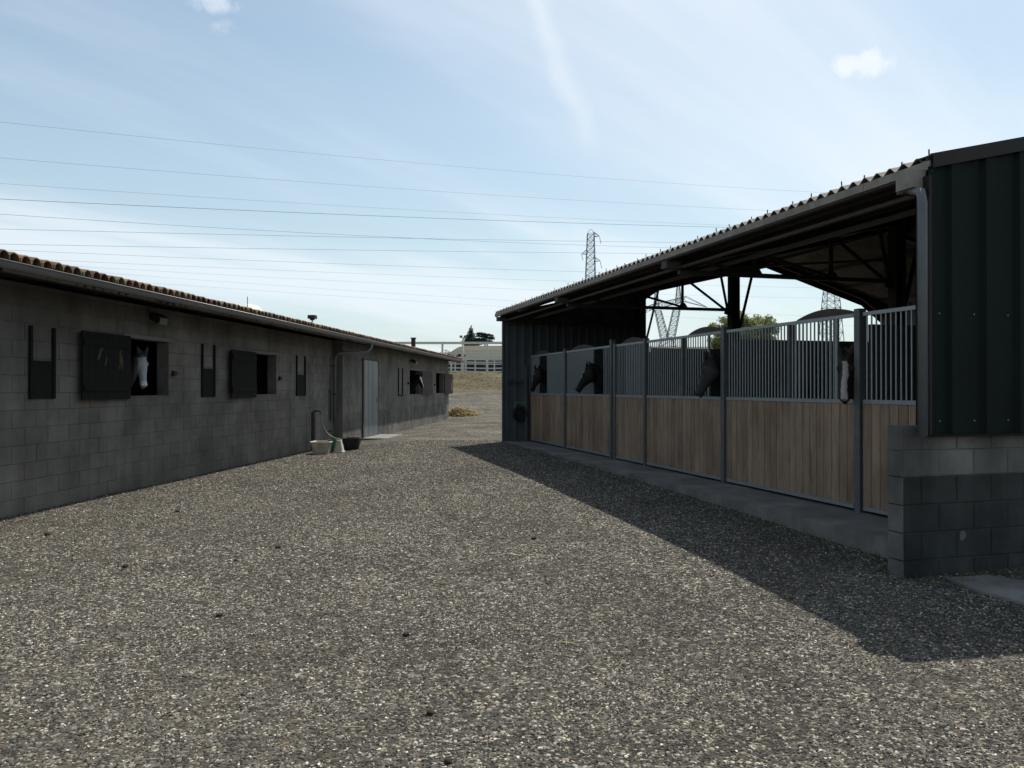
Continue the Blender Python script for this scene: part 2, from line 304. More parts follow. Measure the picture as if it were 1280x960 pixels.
def inst(name, key, make, m, parent, loc, rz=0, label=None):             # shared-mesh part at loc (frame coordinates)
    k = (key, m.name)
    if k not in CACHE:
        me = make().mesh(name); me.materials.append(m); CACHE[k] = me
    o = bpy.data.objects.new(name, CACHE[k]); root = parent
    pl = Vector((0,0,0)); q = parent
    while q.parent: pl += q.location; q = q.parent
    off = OFF[q.name]
    o.location = (loc[0]-off[0]-pl.x, loc[1]-off[1]-pl.y, loc[2]-off[2]-pl.z); o.rotation_euler = (0, 0, rz); link(o, parent)
    return props(o, label)
def single(name, mb, m, fr, base, label, cat, group=None, kind=None, smooth=False):   # a thing that is one mesh
    me = mb.mesh(name, smooth, base); me.materials.append(m); o = bpy.data.objects.new(name, me)
    o.location = to_world(fr, base); o.rotation_euler = (0, 0, FR[fr][1]); link(o)
    return props(o, label, cat, group, kind)
def sst(x): x = max(0, min(1, x)); return x*x*(3-2*x)
def interp(x, xs, ys): return float(np.interp(x, xs, ys))

# ------------------------------------------------------------------ ground
def gz(x, y):
    rr = interp(y, [-20, 3, 5.6, 8, 13, 21, 30, 46, 60], [-0.35, -0.26, -0.16, -0.05, 0.09, 0.155, 0.15, 0.2, 1.4])
    ll = interp(y, [-20, 3, 9, 24, 34, 44, 60], [-0.2, -0.14, -0.05, -0.09, -0.07, 0.0, 1.4])
    xl = -8.05+0.095*y; xr = 4.4-0.284*y
    if xr-xl < 3: xr = xl+3
    t = sst((x-xl)/(xr-xl))
    z = ll + (rr-ll)*t
    z += 0.012*mnoise.noise(Vector((x*0.5, y*0.5, 0))) + 0.02*mnoise.noise(Vector((x*0.13, y*0.13, 4)))
    return z
def grid_mesh(name, xs, ys, fz, m, smooth=True):
    vs = [(x, y, fz(x, y)) for y in ys for x in xs]; nx = len(xs)
    fs = [(j*nx+i, j*nx+i+1, (j+1)*nx+i+1, (j+1)*nx+i) for j in range(len(ys)-1) for i in range(nx-1)]
    mb = MB(); mb.add(vs, fs); me = mb.mesh(name, smooth); me.materials.append(m)
    return bpy.data.objects.new(name, me)
def axis(*segs):
    out = []
    for a, b, n in segs: out += list(np.linspace(a, b, n, endpoint=False))
    out.append(segs[-1][1]); return [float(v) for v in out]
gxs = axis((-3000, -100, 8), (-100, -16, 20), (-16, 14, 110), (14, 100, 20), (100, 3000, 8))
gys = axis((-3000, -60, 6), (-60, 0, 16), (0, 30, 130), (30, 62, 60))
g = grid_mesh('ground', gxs, gys, gz, M_GRAVEL); link(g); props(g, kind='structure', label='grey and tan gravel yard between the two stable buildings')
def bankz(x, y):
    z = interp(y, [61.3, 61.8, 63, 66, 70, 120, 175, 240, 900, 3000], [1.30, 1.42, 1.75, 2.95, 3.05, 3.9, 9.6, 14.2, 15, 10])
    if y > 100:
        px = 640+1000*x/y
        f = sst((px-545)/35) if y < 1200 else 1
        z = 3.6+(z-3.6)*(0.62+0.38*f)
    z += 0.10*mnoise.noise(Vector((x*0.5, y*0.7, 1)))*sst((y-61.5)/2)
    return z
bxs = axis((-3000, -120, 8), (-120, -20, 24), (-20, 14, 90), (14, 120, 24), (120, 3000, 8))
bys = axis((61.3, 72, 36), (72, 260, 24), (260, 3000, 8))
b = grid_mesh('grassy_bank', bxs, bys, bankz, M_BANK); link(b); props(b, kind='structure', label='dry grass bank rising behind the yard')
# far brown field on the hill
fxs = axis((-32, 40, 40)); fys = axis((150, 238, 14))
b = grid_mesh('hillside_field', fxs, fys, lambda x, y: bankz(x, y)+0.25, M_HILL); link(b); props(b, kind='structure', label='brown ploughed field on the far slope')

# gravel stones scattered over the foreground (geometry nodes)
def scatter(name, xs, ys, dens, rmin, rmax, seed, label):
    o = grid_mesh(name, xs, ys, gz, M_STONE); link(o); props(o, label, 'gravel', kind='stuff')
    ng = bpy.data.node_groups.new(name+'_nodes', 'GeometryNodeTree')
    ng.interface.new_socket('Geometry', in_out='INPUT', socket_type='NodeSocketGeometry')
    ng.interface.new_socket('Geometry', in_out='OUTPUT', socket_type='NodeSocketGeometry')
    n = ng.nodes; l = ng.links
    gi = n.new('NodeGroupInput'); go = n.new('NodeGroupOutput')
    dp = n.new('GeometryNodeDistributePointsOnFaces'); dp.inputs['Seed'].default_value = seed
    l.new(gi.outputs[0], dp.inputs['Mesh'])
    pos = n.new('GeometryNodeInputPosition'); nz = n.new('ShaderNodeTexNoise'); nz.inputs['Scale'].default_value = 1.1; nz.inputs['Detail'].default_value = 4; l.new(pos.outputs[0], nz.inputs['Vector'])
    mr = n.new('ShaderNodeMapRange'); mr.inputs[1].default_value = 0.3; mr.inputs[2].default_value = 0.7; mr.inputs[3].default_value = dens*0.25; mr.inputs[4].default_value = dens*1.6
    l.new(nz.outputs[0], mr.inputs[0]); l.new(mr.outputs[0], dp.inputs['Density'])
    ic = n.new('GeometryNodeMeshIcoSphere'); ic.inputs['Radius'].default_value = 1; ic.inputs['Subdivisions'].default_value = 1
    sp = n.new('GeometryNodeSetPosition'); l.new(ic.outputs[0], sp.inputs['Geometry'])
    rv = n.new('FunctionNodeRandomValue'); rv.data_type = 'FLOAT_VECTOR'; rv.inputs[0].default_value = (-0.28,)*3; rv.inputs[1].default_value = (0.28,)*3; l.new(rv.outputs[0], sp.inputs['Offset'])
    sm = n.new('GeometryNodeSetMaterial'); sm.inputs['Material'].default_value = M_STONE; l.new(sp.outputs[0], sm.inputs[0])
    ip = n.new('GeometryNodeInstanceOnPoints'); l.new(dp.outputs['Points'], ip.inputs['Points']); l.new(sm.outputs[0], ip.inputs['Instance'])
    rs = n.new('FunctionNodeRandomValue'); rs.data_type = 'FLOAT_VECTOR'; rs.inputs[0].default_value = (rmin, rmin, rmin*0.55); rs.inputs[1].default_value = (rmax, rmax*0.8, rmax*0.55); l.new(rs.outputs[0], ip.inputs['Scale'])
    rr = n.new('FunctionNodeRandomValue'); rr.data_type = 'FLOAT_VECTOR'; rr.inputs[0].default_value = (-0.5, -0.5, 0); rr.inputs[1].default_value = (0.5, 0.5, 6.28); l.new(rr.outputs[0], ip.inputs['Rotation'])
    l.new(ip.outputs[0], go.inputs[0])
    md = o.modifiers.new('stones', 'NODES'); md.node_group = ng
    return o
scatter('loose_gravel', axis((-5.5, 5.5, 40)), axis((3.3, 7.2, 16)), 3100, 0.003, 0.0145, 3, 'loose stones of the near gravel yard')
o = scatter('loose_gravel', axis((-8.0, 4.6, 40)), axis((7.2, 13, 20)), 1300, 0.005, 0.0165, 5, 'loose stones of the gravel yard between the buildings')

scatter('loose_gravel', axis((-7.0, 2.6, 30)), axis((13, 17.5, 12)), 800, 0.007, 0.0185, 8, 'loose stones of the gravel yard in the middle distance')
scatter('loose_gravel', axis((-6.4, 1.2, 30)), axis((17.5, 24, 12)), 380, 0.009, 0.021, 9, 'loose stones of the gravel yard towards the far end')
# ------------------------------------------------------------------ block walls
def block_mb(l, h, d=0.10, c=0.007):      # front face at x=0, block runs +y, +z; chamfered front
    mb = MB()
    mb.add([(-d,0,0),(-d,l,0),(-d,l,h),(-d,0,h),(-c,0,0),(-c,l,0),(-c,l,h),(-c,0,h),(0,c,c),(0,l-c,c),(0,l-c,h-c),(0,c,h-c)],
           [(8,9,10,11),(4,5,9,8),(5,6,10,9),(6,7,11,10),(7,4,8,11),(0,1,5,4),(1,2,6,5),(2,3,7,6),(3,0,4,7)])
    return mb
def rect_minus(rects, ops):
    for (a0, a1, b0, b1) in ops:
        out = []
        for (s0, s1, z0, z1) in rects:
            if s1 <= a0 or s0 >= a1 or z1 <= b0 or z0 >= b1: out.append((s0, s1, z0, z1)); continue
            if s0 < a0: out.append((s0, a0, z0, z1))
            if s1 > a1: out.append((a1, s1, z0, z1))
            m0, m1 = max(s0, a0), min(s1, a1)
            if z0 < b0: out.append((m0, m1, z0, b0))
            if z1 > b1: out.append((m0, m1, b1, z1))
        rects = out
    return [r for r in rects if r[1]-r[0] > 0.03 and r[3]-r[2] > 0.03]
def block_rects(s0, s1, z0, z1, L_, H_, ops, phase=0.0, j=0.007):
    out = []; k = 0; z = z0
    while z < z1-0.02:
        zt = min(z+H_, z1); s = s0 - ((k % 2)*L_/2 + phase)
        while s < s1:
            a, b_ = max(s, s0), min(s+L_, s1)
            if b_-a > 0.04: out += rect_minus([(a+j/2, b_-j/2, z+j/2, zt-j/2)], [(o[0]-0.001, o[1]+0.001, o[2]-0.001, o[3]+0.001) for o in ops])
            s += L_
        z = zt; k += 1
    return out
def core_mb(s0, s1, z0, z1, ops, x0, x1):
    mb = MB()
    for (a, b_, c, d) in rect_minus([(s0, s1, z0, z1)], ops): mb.box(x0, x1, a, b_, c, d)
    return mb

# ================================================================== LEFT STABLE
ZB = -0.10
LT = thing('stable_building', 'long low grey concrete block stable with clay tiled eave, left side of the yard', 'building', 'l', (-3.5, 27, 0))
P0, P1 = 7.6, 25.45          # near wall along s ; far wall begins at P1
P2 = 44.8; STEP = 0.29; TOPL = 3.22
def Ys(px, x0=8.05): return x0*1000/(735-px)/0.9955
w1 = (Ys(160.5), Ys(211), 1.58, 2.60); w2 = (Ys(318.5), Ys(345.5), 1.56, 2.56)
w3 = (Ys(512.3, 7.76), Ys(526, 7.76), 1.44, 2.51); w4 = (Ys(545.2, 7.76), Ys(554.5, 7.76), 1.45, 2.50)
dr = (Ys(453.5, 7.76), Ys(472.3, 7.76), ZB, 2.74)
DR_CORE = [dr]
lint = lambda w_: (w_[0]-0.16, w_[1]+0.14, w_[3]+0.0, w_[3]+0.07)
near_ops = [w1, w2, lint(w1), lint(w2)]
far_ops = [w3, w4, lint(w3), lint(w4), dr]
rects = block_rects(P0, P1, ZB, TOPL, 0.5, 0.25, near_ops, 0.12)
rects.sort(key=lambda r: r[0]-max(0, 10.2-r[0])*3)
vis = [r for r in rects if r[1] > 10.3]; hid = [r for r in rects if r[1] <= 10.3]
vis.sort(key=lambda r: r[0])
parts_, rest = vis[:295], vis[295:]+hid
for r in parts_:
    l, h = round(r[1]-r[0], 3), round(r[3]-r[2], 3)
    inst('block', ('bl', l, h), lambda: block_mb(l, h, 0.10, 0.005), M_BLOCK, LT, (random.uniform(-0.003, 0.003), r[0], r[2]))
mb = MB()
def add_block(mb, x, r, d=0.10):
    q = block_mb(r[1]-r[0], r[3]-r[2], d); mb.add([(a+x, b_+r[0], c+r[2]) for a, b_, c in q.v], q.f)
for r in rest: add_block(mb, random.uniform(-0.003, 0.003), r)
part('block_courses', mb, M_BLOCK, LT, kind='stuff')
mb = MB(); mb2 = MB()
for r in block_rects(P1, P2, ZB, TOPL, 0.5, 0.25, far_ops, 0.3):
    add_block(mb2 if r[3] < 0.95 else mb, STEP+random.uniform(-0.003, 0.003), r)  # low courses get a separate block colour for the sunlit band under the eave shadow
part('block_courses', mb, M_BLOCK, LT, kind='stuff'); part('block_courses', mb2, M_BLOCKL, LT, kind='stuff')
part('wall_core', core_mb(P0, P1, ZB, TOPL, near_ops[:2], -0.24, -0.008), M_MORTAR, LT)
part('wall_core', core_mb(P1+0.02, P2-0.003, ZB, TOPL, [w3, w4, dr], STEP-0.24, STEP-0.008), M_MORTAR, LT)
mb = MB(); mb.box(-0.003, STEP-0.1, P1-0.012, P1+0.1, ZB, TOPL); mb.box(STEP-0.11, STEP-0.012, P1-0.004, P1+0.1, ZB, TOPL); part('wall_return', mb, M_BLOCK, LT)
mb = MB(); mb.box(-7.2, STEP-0.26, P2-0.2, P2, ZB, TOPL); mb.box(-7.2, -0.26, P0, P0+0.2, ZB, TOPL); mb.box(-7.2, -7.0, P0+0.21, P2-0.21, ZB, TOPL-0.3)
part('outer_wall', mb, M_BLOCK, LT)
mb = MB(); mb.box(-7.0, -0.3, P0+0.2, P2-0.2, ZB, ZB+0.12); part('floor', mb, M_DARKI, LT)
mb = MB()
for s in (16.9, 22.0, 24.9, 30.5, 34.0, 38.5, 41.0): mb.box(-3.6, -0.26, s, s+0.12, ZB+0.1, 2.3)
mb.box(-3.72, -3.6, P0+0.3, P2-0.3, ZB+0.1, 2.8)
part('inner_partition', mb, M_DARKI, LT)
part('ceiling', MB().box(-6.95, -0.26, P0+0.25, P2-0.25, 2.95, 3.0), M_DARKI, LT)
# lintels and reveals
for w_, x in ((w1, 0), (w2, 0), (w3, STEP), (w4, STEP)):
    q = lint(w_); mb = MB(); mb.box(x-0.23, x+0.012, q[0], q[1], q[2]+0.003, q[3]); part('lintel', mb, M_LINTEL, LT)
    mb = MB(); mb.box(x-0.22, x+0.004, w_[0]+0.003, w_[1]-0.003, w_[2]-0.03, w_[2]-0.002); part('window_sill', mb, M_LINTEL if x else M_MORTAR, LT)
# shutters: plank leaves folded back on the wall
def shutter(s0, s1, z0, z1, x, m, label, rz=0.0, n=7, scrape=False, hinge='near'):
    sh = bpy.data.objects.new('shutter', None); link(sh, LT)
    off = OFF[LT.name]; sh.location = (x-off[0], (s1 if hinge == 'near' else s0)-off[1], z0-off[2]); props(sh, label)
    L_ = s1-s0; W = L_/n; sg = -1 if hinge == 'near' else 1
    for k in range(n):
        me = MB().box(0.0, 0.03, W*k+0.003, W*(k+1)-0.003, 0, z1-z0).mesh('plank'); 
        for v in me.vertices: v.co.y = sg*v.co.y
        if sg < 0: me.flip_normals()
        me.materials.append(m); o = bpy.data.objects.new('plank', me); link(o, sh)
    for zz in (0.14, z1-z0-0.22):
        mb = MB(); mb.box(0.031, 0.052, 0.03 if sg > 0 else -L_+0.03, L_-0.03 if sg > 0 else -0.03, zz, zz+0.1)
        me = mb.mesh('ledge'); me.materials.append(m); o = bpy.data.objects.new('ledge', me); link(o, sh)
    if scrape:
        for (a, c, ww, hh, tl) in ((0.34, 0.70, 0.05, 0.13, -0.5), (0.46, 0.58, 0.03, 0.10, -0.3), (0.78, 0.62, 0.06, 0.17, 0.15), (0.74, 0.5, 0.02, 0.05, 0.1)):
            mb = MB(); y0 = -L_+a*L_; z0_ = c*(z1-z0)
            pts = []
            for q in range(9):
                t = 2*PI*q/9; rr = random.uniform(0.6, 1.1); yy = math.cos(t)*ww*rr; zq = math.sin(t)*hh*rr
                pts.append((0.0305, y0+yy+tl*-zq, z0_+zq))
            mb.prism(pts, (0.002, 0, 0)); me = mb.mesh('bare_patch'); me.materials.append(M_BARE); o = bpy.data.objects.new('bare_patch', me); link(o, sh)
    sh.rotation_euler = (0, 0, rz)
    return sh
shutter(Ys(94.5), w1[0]-0.01, 1.53, 2.625, 0.02, M_SHUT, 'large black shutter with bare wood scrapes folded back left of the grey horse', R(2.5), 8, True)
shutter(Ys(283), w2[0]-0.01, 1.50, 2.58, 0.02, M_SHUT, 'plain black shutter folded back beside the empty window', R(3), 8)
shutter(w3[1]+0.05, Ys(537, 7.76), 1.40, 2.50, STEP+0.02, M_SHUTB, 'brown shutter folded back beside the black horse', R(-3), 8, hinge='far')
shutter(w4[1]+0.05, Ys(562.3, 7.76), 1.40, 2.50, STEP+0.02, M_SHUTB, 'brown shutter folded back at the far corner', R(-4), 7, hinge='far')
# tall slotted racks: two rails with a lower plate
def rack(s0, s1, z0, zp, z1, x, plate=True):
    mb = MB()
    e = part('slot_rack', MB().box(x, x+0.035, s0, s0+0.055, z0, z1), M_SHUT, LT)
    root_off = OFF[LT.name]
    def sub(n_, b_):
        me = b_.mesh(n_, False, root_off); me.materials.append(M_SHUT); o = bpy.data.objects.new(n_, me); link(o, e)
    sub('rail', MB().box(x, x+0.035, s1-0.055, s1, z0, z1))
    if plate: sub('plate', MB().box(x, x+0.02, s0+0.058, s1-0.058, z0+0.004, zp))
    else: sub('plate', MB().box(x, x+0.02, s0+0.058, s1-0.058, z0+0.004, z0+0.05))
rack(Ys(35), Ys(67), 1.56, 2.12, 2.62, 0.003); rack(Ys(251), Ys(267.5), 1.53, 2.13, 2.64, 0.003)
rack(Ys(369.7), Ys(381), 1.50, 2.09, 2.62, 0.003); rack(Ys(497.5, 7.76), Ys(503, 7.76), 1.39, 1.5, 2.54, STEP+0.003, False)
rack(Ys(536.8, 7.76)+0.1, Ys(539.8, 7.76), 1.42, 1.5, 2.50, STEP+0.003, False)
for (px, x0, x, py) in ((216, 8.05, 0, 467), (349, 8.05, 0, 473), (510, 7.76, STEP, 479), (543, 7.76, STEP, 481)):
    s = Ys(px, x0); z = CAMZ+(485-py)/1000*s
    mb = MB(); mb.box(x, x+0.05, s-0.05, s+0.05, z-0.05, z+0.05); mb.box(x+0.05, x+0.07, s-0.09, s+0.09, z-0.015, z+0.02); part('shutter_catch', mb, M_BLACK, LT)
# roof: eave tiles one by one, wavy sheet behind
EX = 0.90; RS = 0.175          # eave distance from near wall, roof slope
EZ = 3.245
S0, S1 = 7.0, 45.4
def roofz(x): return EZ+0.075+(EX-x)*RS
def tile_mb():
    mb = MB(); n = 7; vs = []; fs = []
    for e_, (x, r, dz) in enumerate(((0.0, 0.105, 0.0), (-0.45, 0.088, 0.45*RS))):
        for rad in (r, r-0.014):
            for k in range(n): a = PI*k/(n-1); vs.append((x, -math.cos(a)*rad, dz+math.sin(a)*rad*0.98))
    def idx(e_, q, k): return e_*2*n+q*n+k
    for k in range(n-1):
        fs += [(idx(0,0,k), idx(0,0,k+1), idx(1,0,k+1), idx(1,0,k)), (idx(0,1,k+1), idx(0,1,k), idx(1,1,k), idx(1,1,k+1)), (idx(0,0,k+1), idx(0,0,k), idx(0,1,k), idx(0,1,k+1))]
    return mb.add(vs, fs)
k = 0; s = S0
while s < S1:
    o = inst('roof_tile', ('tile',), tile_mb, M_TILE, LT, (EX+0.03+random.uniform(-0.02, 0.02), s, EZ+0.062+random.uniform(-0.006, 0.006)), random.uniform(-0.05, 0.05))
    s += 0.205; k += 1
mb = MB(); n = int((S1-S0)/0.205*6); vs = []; fs = []
for i in range(n+1):
    s = S0+(S1-S0)*i/n; a = 2*PI*(s-S0)/0.205
    for x in (EX-0.02, -3.5): vs.append((x, s, roofz(x)-0.005+0.035*math.cos(a)))
for i in range(n): fs.append((2*i, 2*i+2, 2*i+3, 2*i+1))
mb.add(vs, fs); part('tiled_slope', mb, M_TILE, LT, True)
mb = MB(); mb.add([(-3.5, S0, roofz(-3.5)), (-3.5, S1, roofz(-3.5)), (-8.0, S1, 3.2), (-8.0, S0, 3.2)], [(0,1,2,3)]); part('rear_slope', mb, M_TILE, LT)
mb = MB(); mb.prism([(EX-0.02, S0, EZ+0.035), (-3.5, S0, roofz(-3.5)-0.06), (-3.5, S0, roofz(-3.5)-0.085), (EX-0.02, S0, EZ+0.012)], (0, S1-S0, 0)); part('roof_boarding', mb, M_TRIM, LT)
s = S0+0.2
while s < S1-0.1:
    mb = MB(); mb.prism([(EX-0.07, s, EZ+0.008), (-0.5, s, roofz(-0.5)-0.088), (-0.5, s, roofz(-0.5)-0.24), (EX-0.07, s, EZ-0.10)], (0, 0.075, 0)); part('rafter', mb, M_TRIM, LT)
    s += 1.9
mb = MB(); mb.prism([(-7.0, P2-0.2, TOPL-0.02), (STEP-0.27, P2-0.2, TOPL-0.02), (STEP-0.27, P2-0.2, 3.26), (-3.5, P2-0.2, 3.9), (-7.0, P2-0.2, 3.3)], (0, 0.195, 0)); part('gable', mb, M_BLOCK, LT)
# gutter
mb = MB(); n = 8; vs = []; fs = []
for s in (S0, S1):
    for rad in (0.075, 0.071):
        for k in range(n+1): a = PI+PI*k/n; vs.append((EX+0.09+math.cos(a)*rad, s, EZ+0.005+math.sin(a)*rad*1.15))
m_ = n+1
for k in range(n):
    fs += [(k, k+1, 2*m_+k+1, 2*m_+k), (m_+k+1, m_+k, 3*m_+k, 3*m_+k+1)]
mb.add(vs, fs); mb.tube([(EX+0.168, S0, EZ+0.007), (EX+0.168, S1, EZ+0.007)], 0.011, 6); part('gutter', mb, M_GUTTER, LT, True)
part('fascia', MB().box(EX-0.065, EX-0.012, S0, S1, EZ-0.11, EZ+0.006), M_TRIM, LT)
# downpipe with swan neck
so = Ys(449, 7.2); sw = Ys(420.5, 7.83)
so = 24.9+0.85
px = 0.13+0.0
part('downpipe', MB().tube([(EX+0.09, 25.72+0.5, EZ-0.05), (EX+0.09, 25.72+0.5, EZ-0.22), (EX-0.0, 26.1, EZ-0.36), (0.22, 25.25, 2.82), (0.14, 25.18, 2.70), (0.12, 25.16, 2.55), (0.12, 25.16, 0.62)], 0.052, 10), M_PVC, LT, True)
part('water_pipe', MB().tube([(0.06, 24.98, 1.70), (0.06, 24.98, 0.72)], 0.028, 8), M_BLUE, LT, True)
part('pipe_clip', MB().box(0.0, 0.2, 25.1, 25.21, 1.5, 1.53).box(0.0, 0.2, 25.1, 25.21, 2.4, 2.43).box(0, 0.1, 24.93, 25.03, 0.36, 0.39), M_STEEL, LT)
# metal door
D0, D1 = dr[0], dr[1]
door = part('door', MB().box(STEP-0.03, STEP+0.02, D0+0.09, D1-0.03, ZB+0.12, dr[3]-0.05), M_DOOR, LT, label='pale galvanised metal door standing shut in the block wall')
part('door_frame', MB().box(STEP-0.2, STEP+0.05, D0-0.07, D0+0.0, ZB, dr[3]+0.0), M_BROWN, LT)
part('door_frame', MB().box(STEP-0.1, STEP+0.045, D0+0.003, D0+0.085, ZB, dr[3]-0.045).box(STEP-0.1, STEP+0.03, D0+0.003, D1, dr[3]-0.043, dr[3]).box(STEP-0.1, STEP+0.03, D1-0.026, D1, ZB, dr[3]-0.046), M_STEEL, LT)
rf = OFF[LT.name]
for mbs, nm, mm in ((MB().box(STEP+0.021, STEP+0.03, D1-0.22, D1-0.14, 1.16, 1.40).bar((STEP+0.03, D1-0.18, 1.3), (STEP+0.075, D1-0.18, 1.3), 0.02).bar((STEP+0.07, D1-0.18, 1.3), (STEP+0.07, D1-0.32, 1.3), 0.022), 'handle', M_SPIKE),
                    (MB().box(STEP+0.0205, STEP+0.026, D0+0.62, D0+0.635, ZB+0.13, dr[3]-0.06).box(STEP+0.0205, STEP+0.026, D0+1.25, D0+1.265, ZB+0.13, dr[3]-0.06), 'seam', M_GALVD)):
    me = mbs.mesh(nm, False, rf); me.materials.append(mm); link(bpy.data.objects.new(nm, me), door)
# doorstep, floodlights
zd = gz(-5.0, 28)
single('doorstep', MB().box(STEP+0.02, STEP+1.25, D0-0.2, D1+0.3, zd-0.08, zd+0.07), M_LINTEL, 'l', (STEP+0.6, D0+0.8, zd-0.08), 'pale concrete doorstep slab in front of the metal door', 'doorstep')
def flood(s, x, z, label):
    t = thing('floodlight', label, 'floodlight', 'l', (x, s, z), group='floodlights under the left eave')
    part('bracket', MB().box(x, x+0.12, s-0.03, s+0.03, z+0.02, z+0.07), M_BLACK, t)
    mb = MB(); mb.prism([(x+0.08, s-0.17, z+0.10), (x+0.26, s-0.17, z+0.02), (x+0.22, s-0.17, z-0.11), (x+0.06, s-0.17, z-0.02)], (0, 0.34, 0)); part('housing', mb, M_BLACK, t)
    mb = MB(); mb.prism([(x+0.235, s-0.13, z-0.118), (x+0.26, s-0.13, z-0.005), (x+0.267, s-0.13, z-0.007), (x+0.242, s-0.13, z-0.12)], (0, 0.26, 0)); part('lens', mb, M_SPIKE, t)
    mb = MB(); mb.prism([(x+0.08, s-0.12, z-0.026), (x+0.2, s-0.12, z-0.107), (x+0.198, s-0.12, z-0.115), (x+0.078, s-0.12, z-0.034)], (0, 0.24, 0)); part('front_glass', mb, M_SPIKE, t)
flood(14.75, 0.02, 3.00, 'black floodlight on the near wall under the eave above the grey horse')
flood(35.1, STEP+0.02, 2.88, 'small black floodlight under the far eave above the black horse')
# things on the roof
def on_roof(s, x): return (x, s, roofz(x)+0.02)
b0 = on_roof(22.6, 0.3)
t = thing('roof_lamp', 'small black lamp on a short pole standing above the tiled eave', 'lamp', 'l', b0)
part('pole', MB().tube([b0, (b0[0], b0[1], b0[2]+0.22)], 0.02, 8), M_GALV, t, True)
part('lamp_head', MB().box(b0[0]-0.1, b0[0]+0.1, b0[1]-0.1, b0[1]+0.12, b0[2]+0.22, b0[2]+0.32).box(b0[0]-0.05, b0[0]+0.05, b0[1]-0.05, b0[1]+0.05, b0[2]+0.18, b0[2]+0.22), M_BLACK, t)
b0 = on_roof(39.3, -0.5)
single('chimney_pipe', MB().box(b0[0]-0.09, b0[0]+0.09, b0[1]-0.09, b0[1]+0.09, b0[2]-0.1, b0[2]+0.55).box(b0[0]-0.12, b0[0]+0.12, b0[1]-0.12, b0[1]+0.12, b0[2]+0.551, b0[2]+0.6), M_TRIM, 'l', b0, 'short dark flue rising from the far end of the tiled roof', 'chimney')
b0 = on_roof(26.3, -3.1); b0 = (b0[0], b0[1], b0[2]+0.10)
t = thing('roof_dome', 'pale curved skylight dome showing above the tiled roof', 'skylight', 'l', b0)
mb = MB(); vs = []; fs = []
for i in range(9):
    a = i/8; yy = -0.62+1.24*a; hh = 0.40*math.sin(PI*min(1, 0.10+a*0.9))**0.6
    for k in range(7):
        c = PI*k/6; vs.append((b0[0]+0.42*math.cos(c), b0[1]+yy, b0[2]-0.04+max(0.05, hh)*math.sin(c)))
for i in range(8):
    for k in range(6): fs.append((i*7+k, i*7+k+1, (i+1)*7+k+1, (i+1)*7+k))
fs.append(tuple(range(6, -1, -1))); fs.append(tuple(56+k for k in range(7)))
mb.add(vs, fs); part('dome', mb, M_WHITE, t, True)
part('curb', MB().box(b0[0]-0.46, b0[0]+0.46, b0[1]-0.66, b0[1]+0.66, b0[2]-0.1, b0[2]+0.03), M_BROWN, t)
part('rod', MB().tube([(b0[0]+0.2, b0[1]-0.72, b0[2]), (b0[0]+0.2, b0[1]-0.72, b0[2]+0.52)], 0.012, 6), M_STEEL, t)

# standpipe, hose and tubs by the wall
zt = gz(-5.8, 22)
st = (0.16, Ys(394.5, 7.9)-0.2, zt)
t = thing('standpipe', 'dark standpipe with a tap beside the tubs at the left wall', 'water tap', 'l', st)
part('post', MB().box(st[0]-0.05, st[0]+0.05, st[1]-0.05, st[1]+0.05, zt-0.05, zt+1.12), M_STEEL, t)
part('tap', MB().tube([(st[0], st[1], zt+1.14), (st[0]+0.2, st[1], zt+1.14), (st[0]+0.2, st[1], zt+1.05)], 0.022, 8), M_STEEL, t, True)
hp = [(st[0]+0.2, st[1], zt+1.04), (st[0]+0.24, st[1]+0.04, zt+0.8), (st[0]+0.36, st[1]+0.1, zt+0.52), (st[0]+0.58, st[1]+0.05, zt+0.38), (st[0]+0.85, st[1]-0.15, zt+0.34), (st[0]+1.02, st[1]-0.3, zt+0.25), (st[0]+1.06, st[1]-0.32, zt+0.1)]
def smooth_pts(p, n=4):
    p = [Vector(q) for q in p]; out = []
    for i in range(len(p)-1):
        a, b_, c, d = p[max(i-1, 0)], p[i], p[i+1], p[min(i+2, len(p)-1)]
        for k in range(n):
            u = k/n; out.append(0.5*((2*b_)+(c-a)*u+(2*a-5*b_+4*c-d)*u*u+(3*b_-a-3*c+d)*u**3))
    return out+[p[-1]]
part('hose', MB().tube(smooth_pts(hp), 0.017, 7), M_HOSE, t, True)
def loft_box(rings):     # rings: list of lists of points
    mb = MB(); n = len(rings[0]); vs = [p for r_ in rings for p in r_]; fs = []
    for i in range(len(rings)-1):
        for k in range(n): fs.append((i*n+k, i*n+(k+1) % n, (i+1)*n+(k+1) % n, (i+1)*n+k))
    fs.append(tuple(range(n-1, -1, -1))); fs.append(tuple((len(rings)-1)*n+k for k in range(n)))
    return mb.add(vs, fs)
def rrect(cx, cy, z, hx, hy, r, n=4):
    out = []
    for (sx_, sy_, a0) in ((1,1,0), (-1,1,90), (-1,-1,180), (1,-1,270)):
        for k in range(n): a = R(a0+90*k/(n-1)); out.append((cx+sx_*(hx-r)+math.cos(a)*r, cy+sy_*(hy-r)+math.sin(a)*r, z))
    return out
def tub(cx, cy, z, lx, ly, bx, by, h, th=0.025, rim=0.03, r=0.08):
    return loft_box([rrect(cx, cy, z, bx, by, r), rrect(cx, cy, z+h-0.03, lx, ly, r), rrect(cx, cy, z+h-0.03, lx+rim, ly+rim, r+rim), rrect(cx, cy, z+h, lx+rim, ly+rim, r+rim), rrect(cx, cy, z+h, lx-th, ly-th, r-th), rrect(cx, cy, z+0.04, bx-th, by-th, r-th)])
def wpx(px, Y): return (px-640)/1000*Y
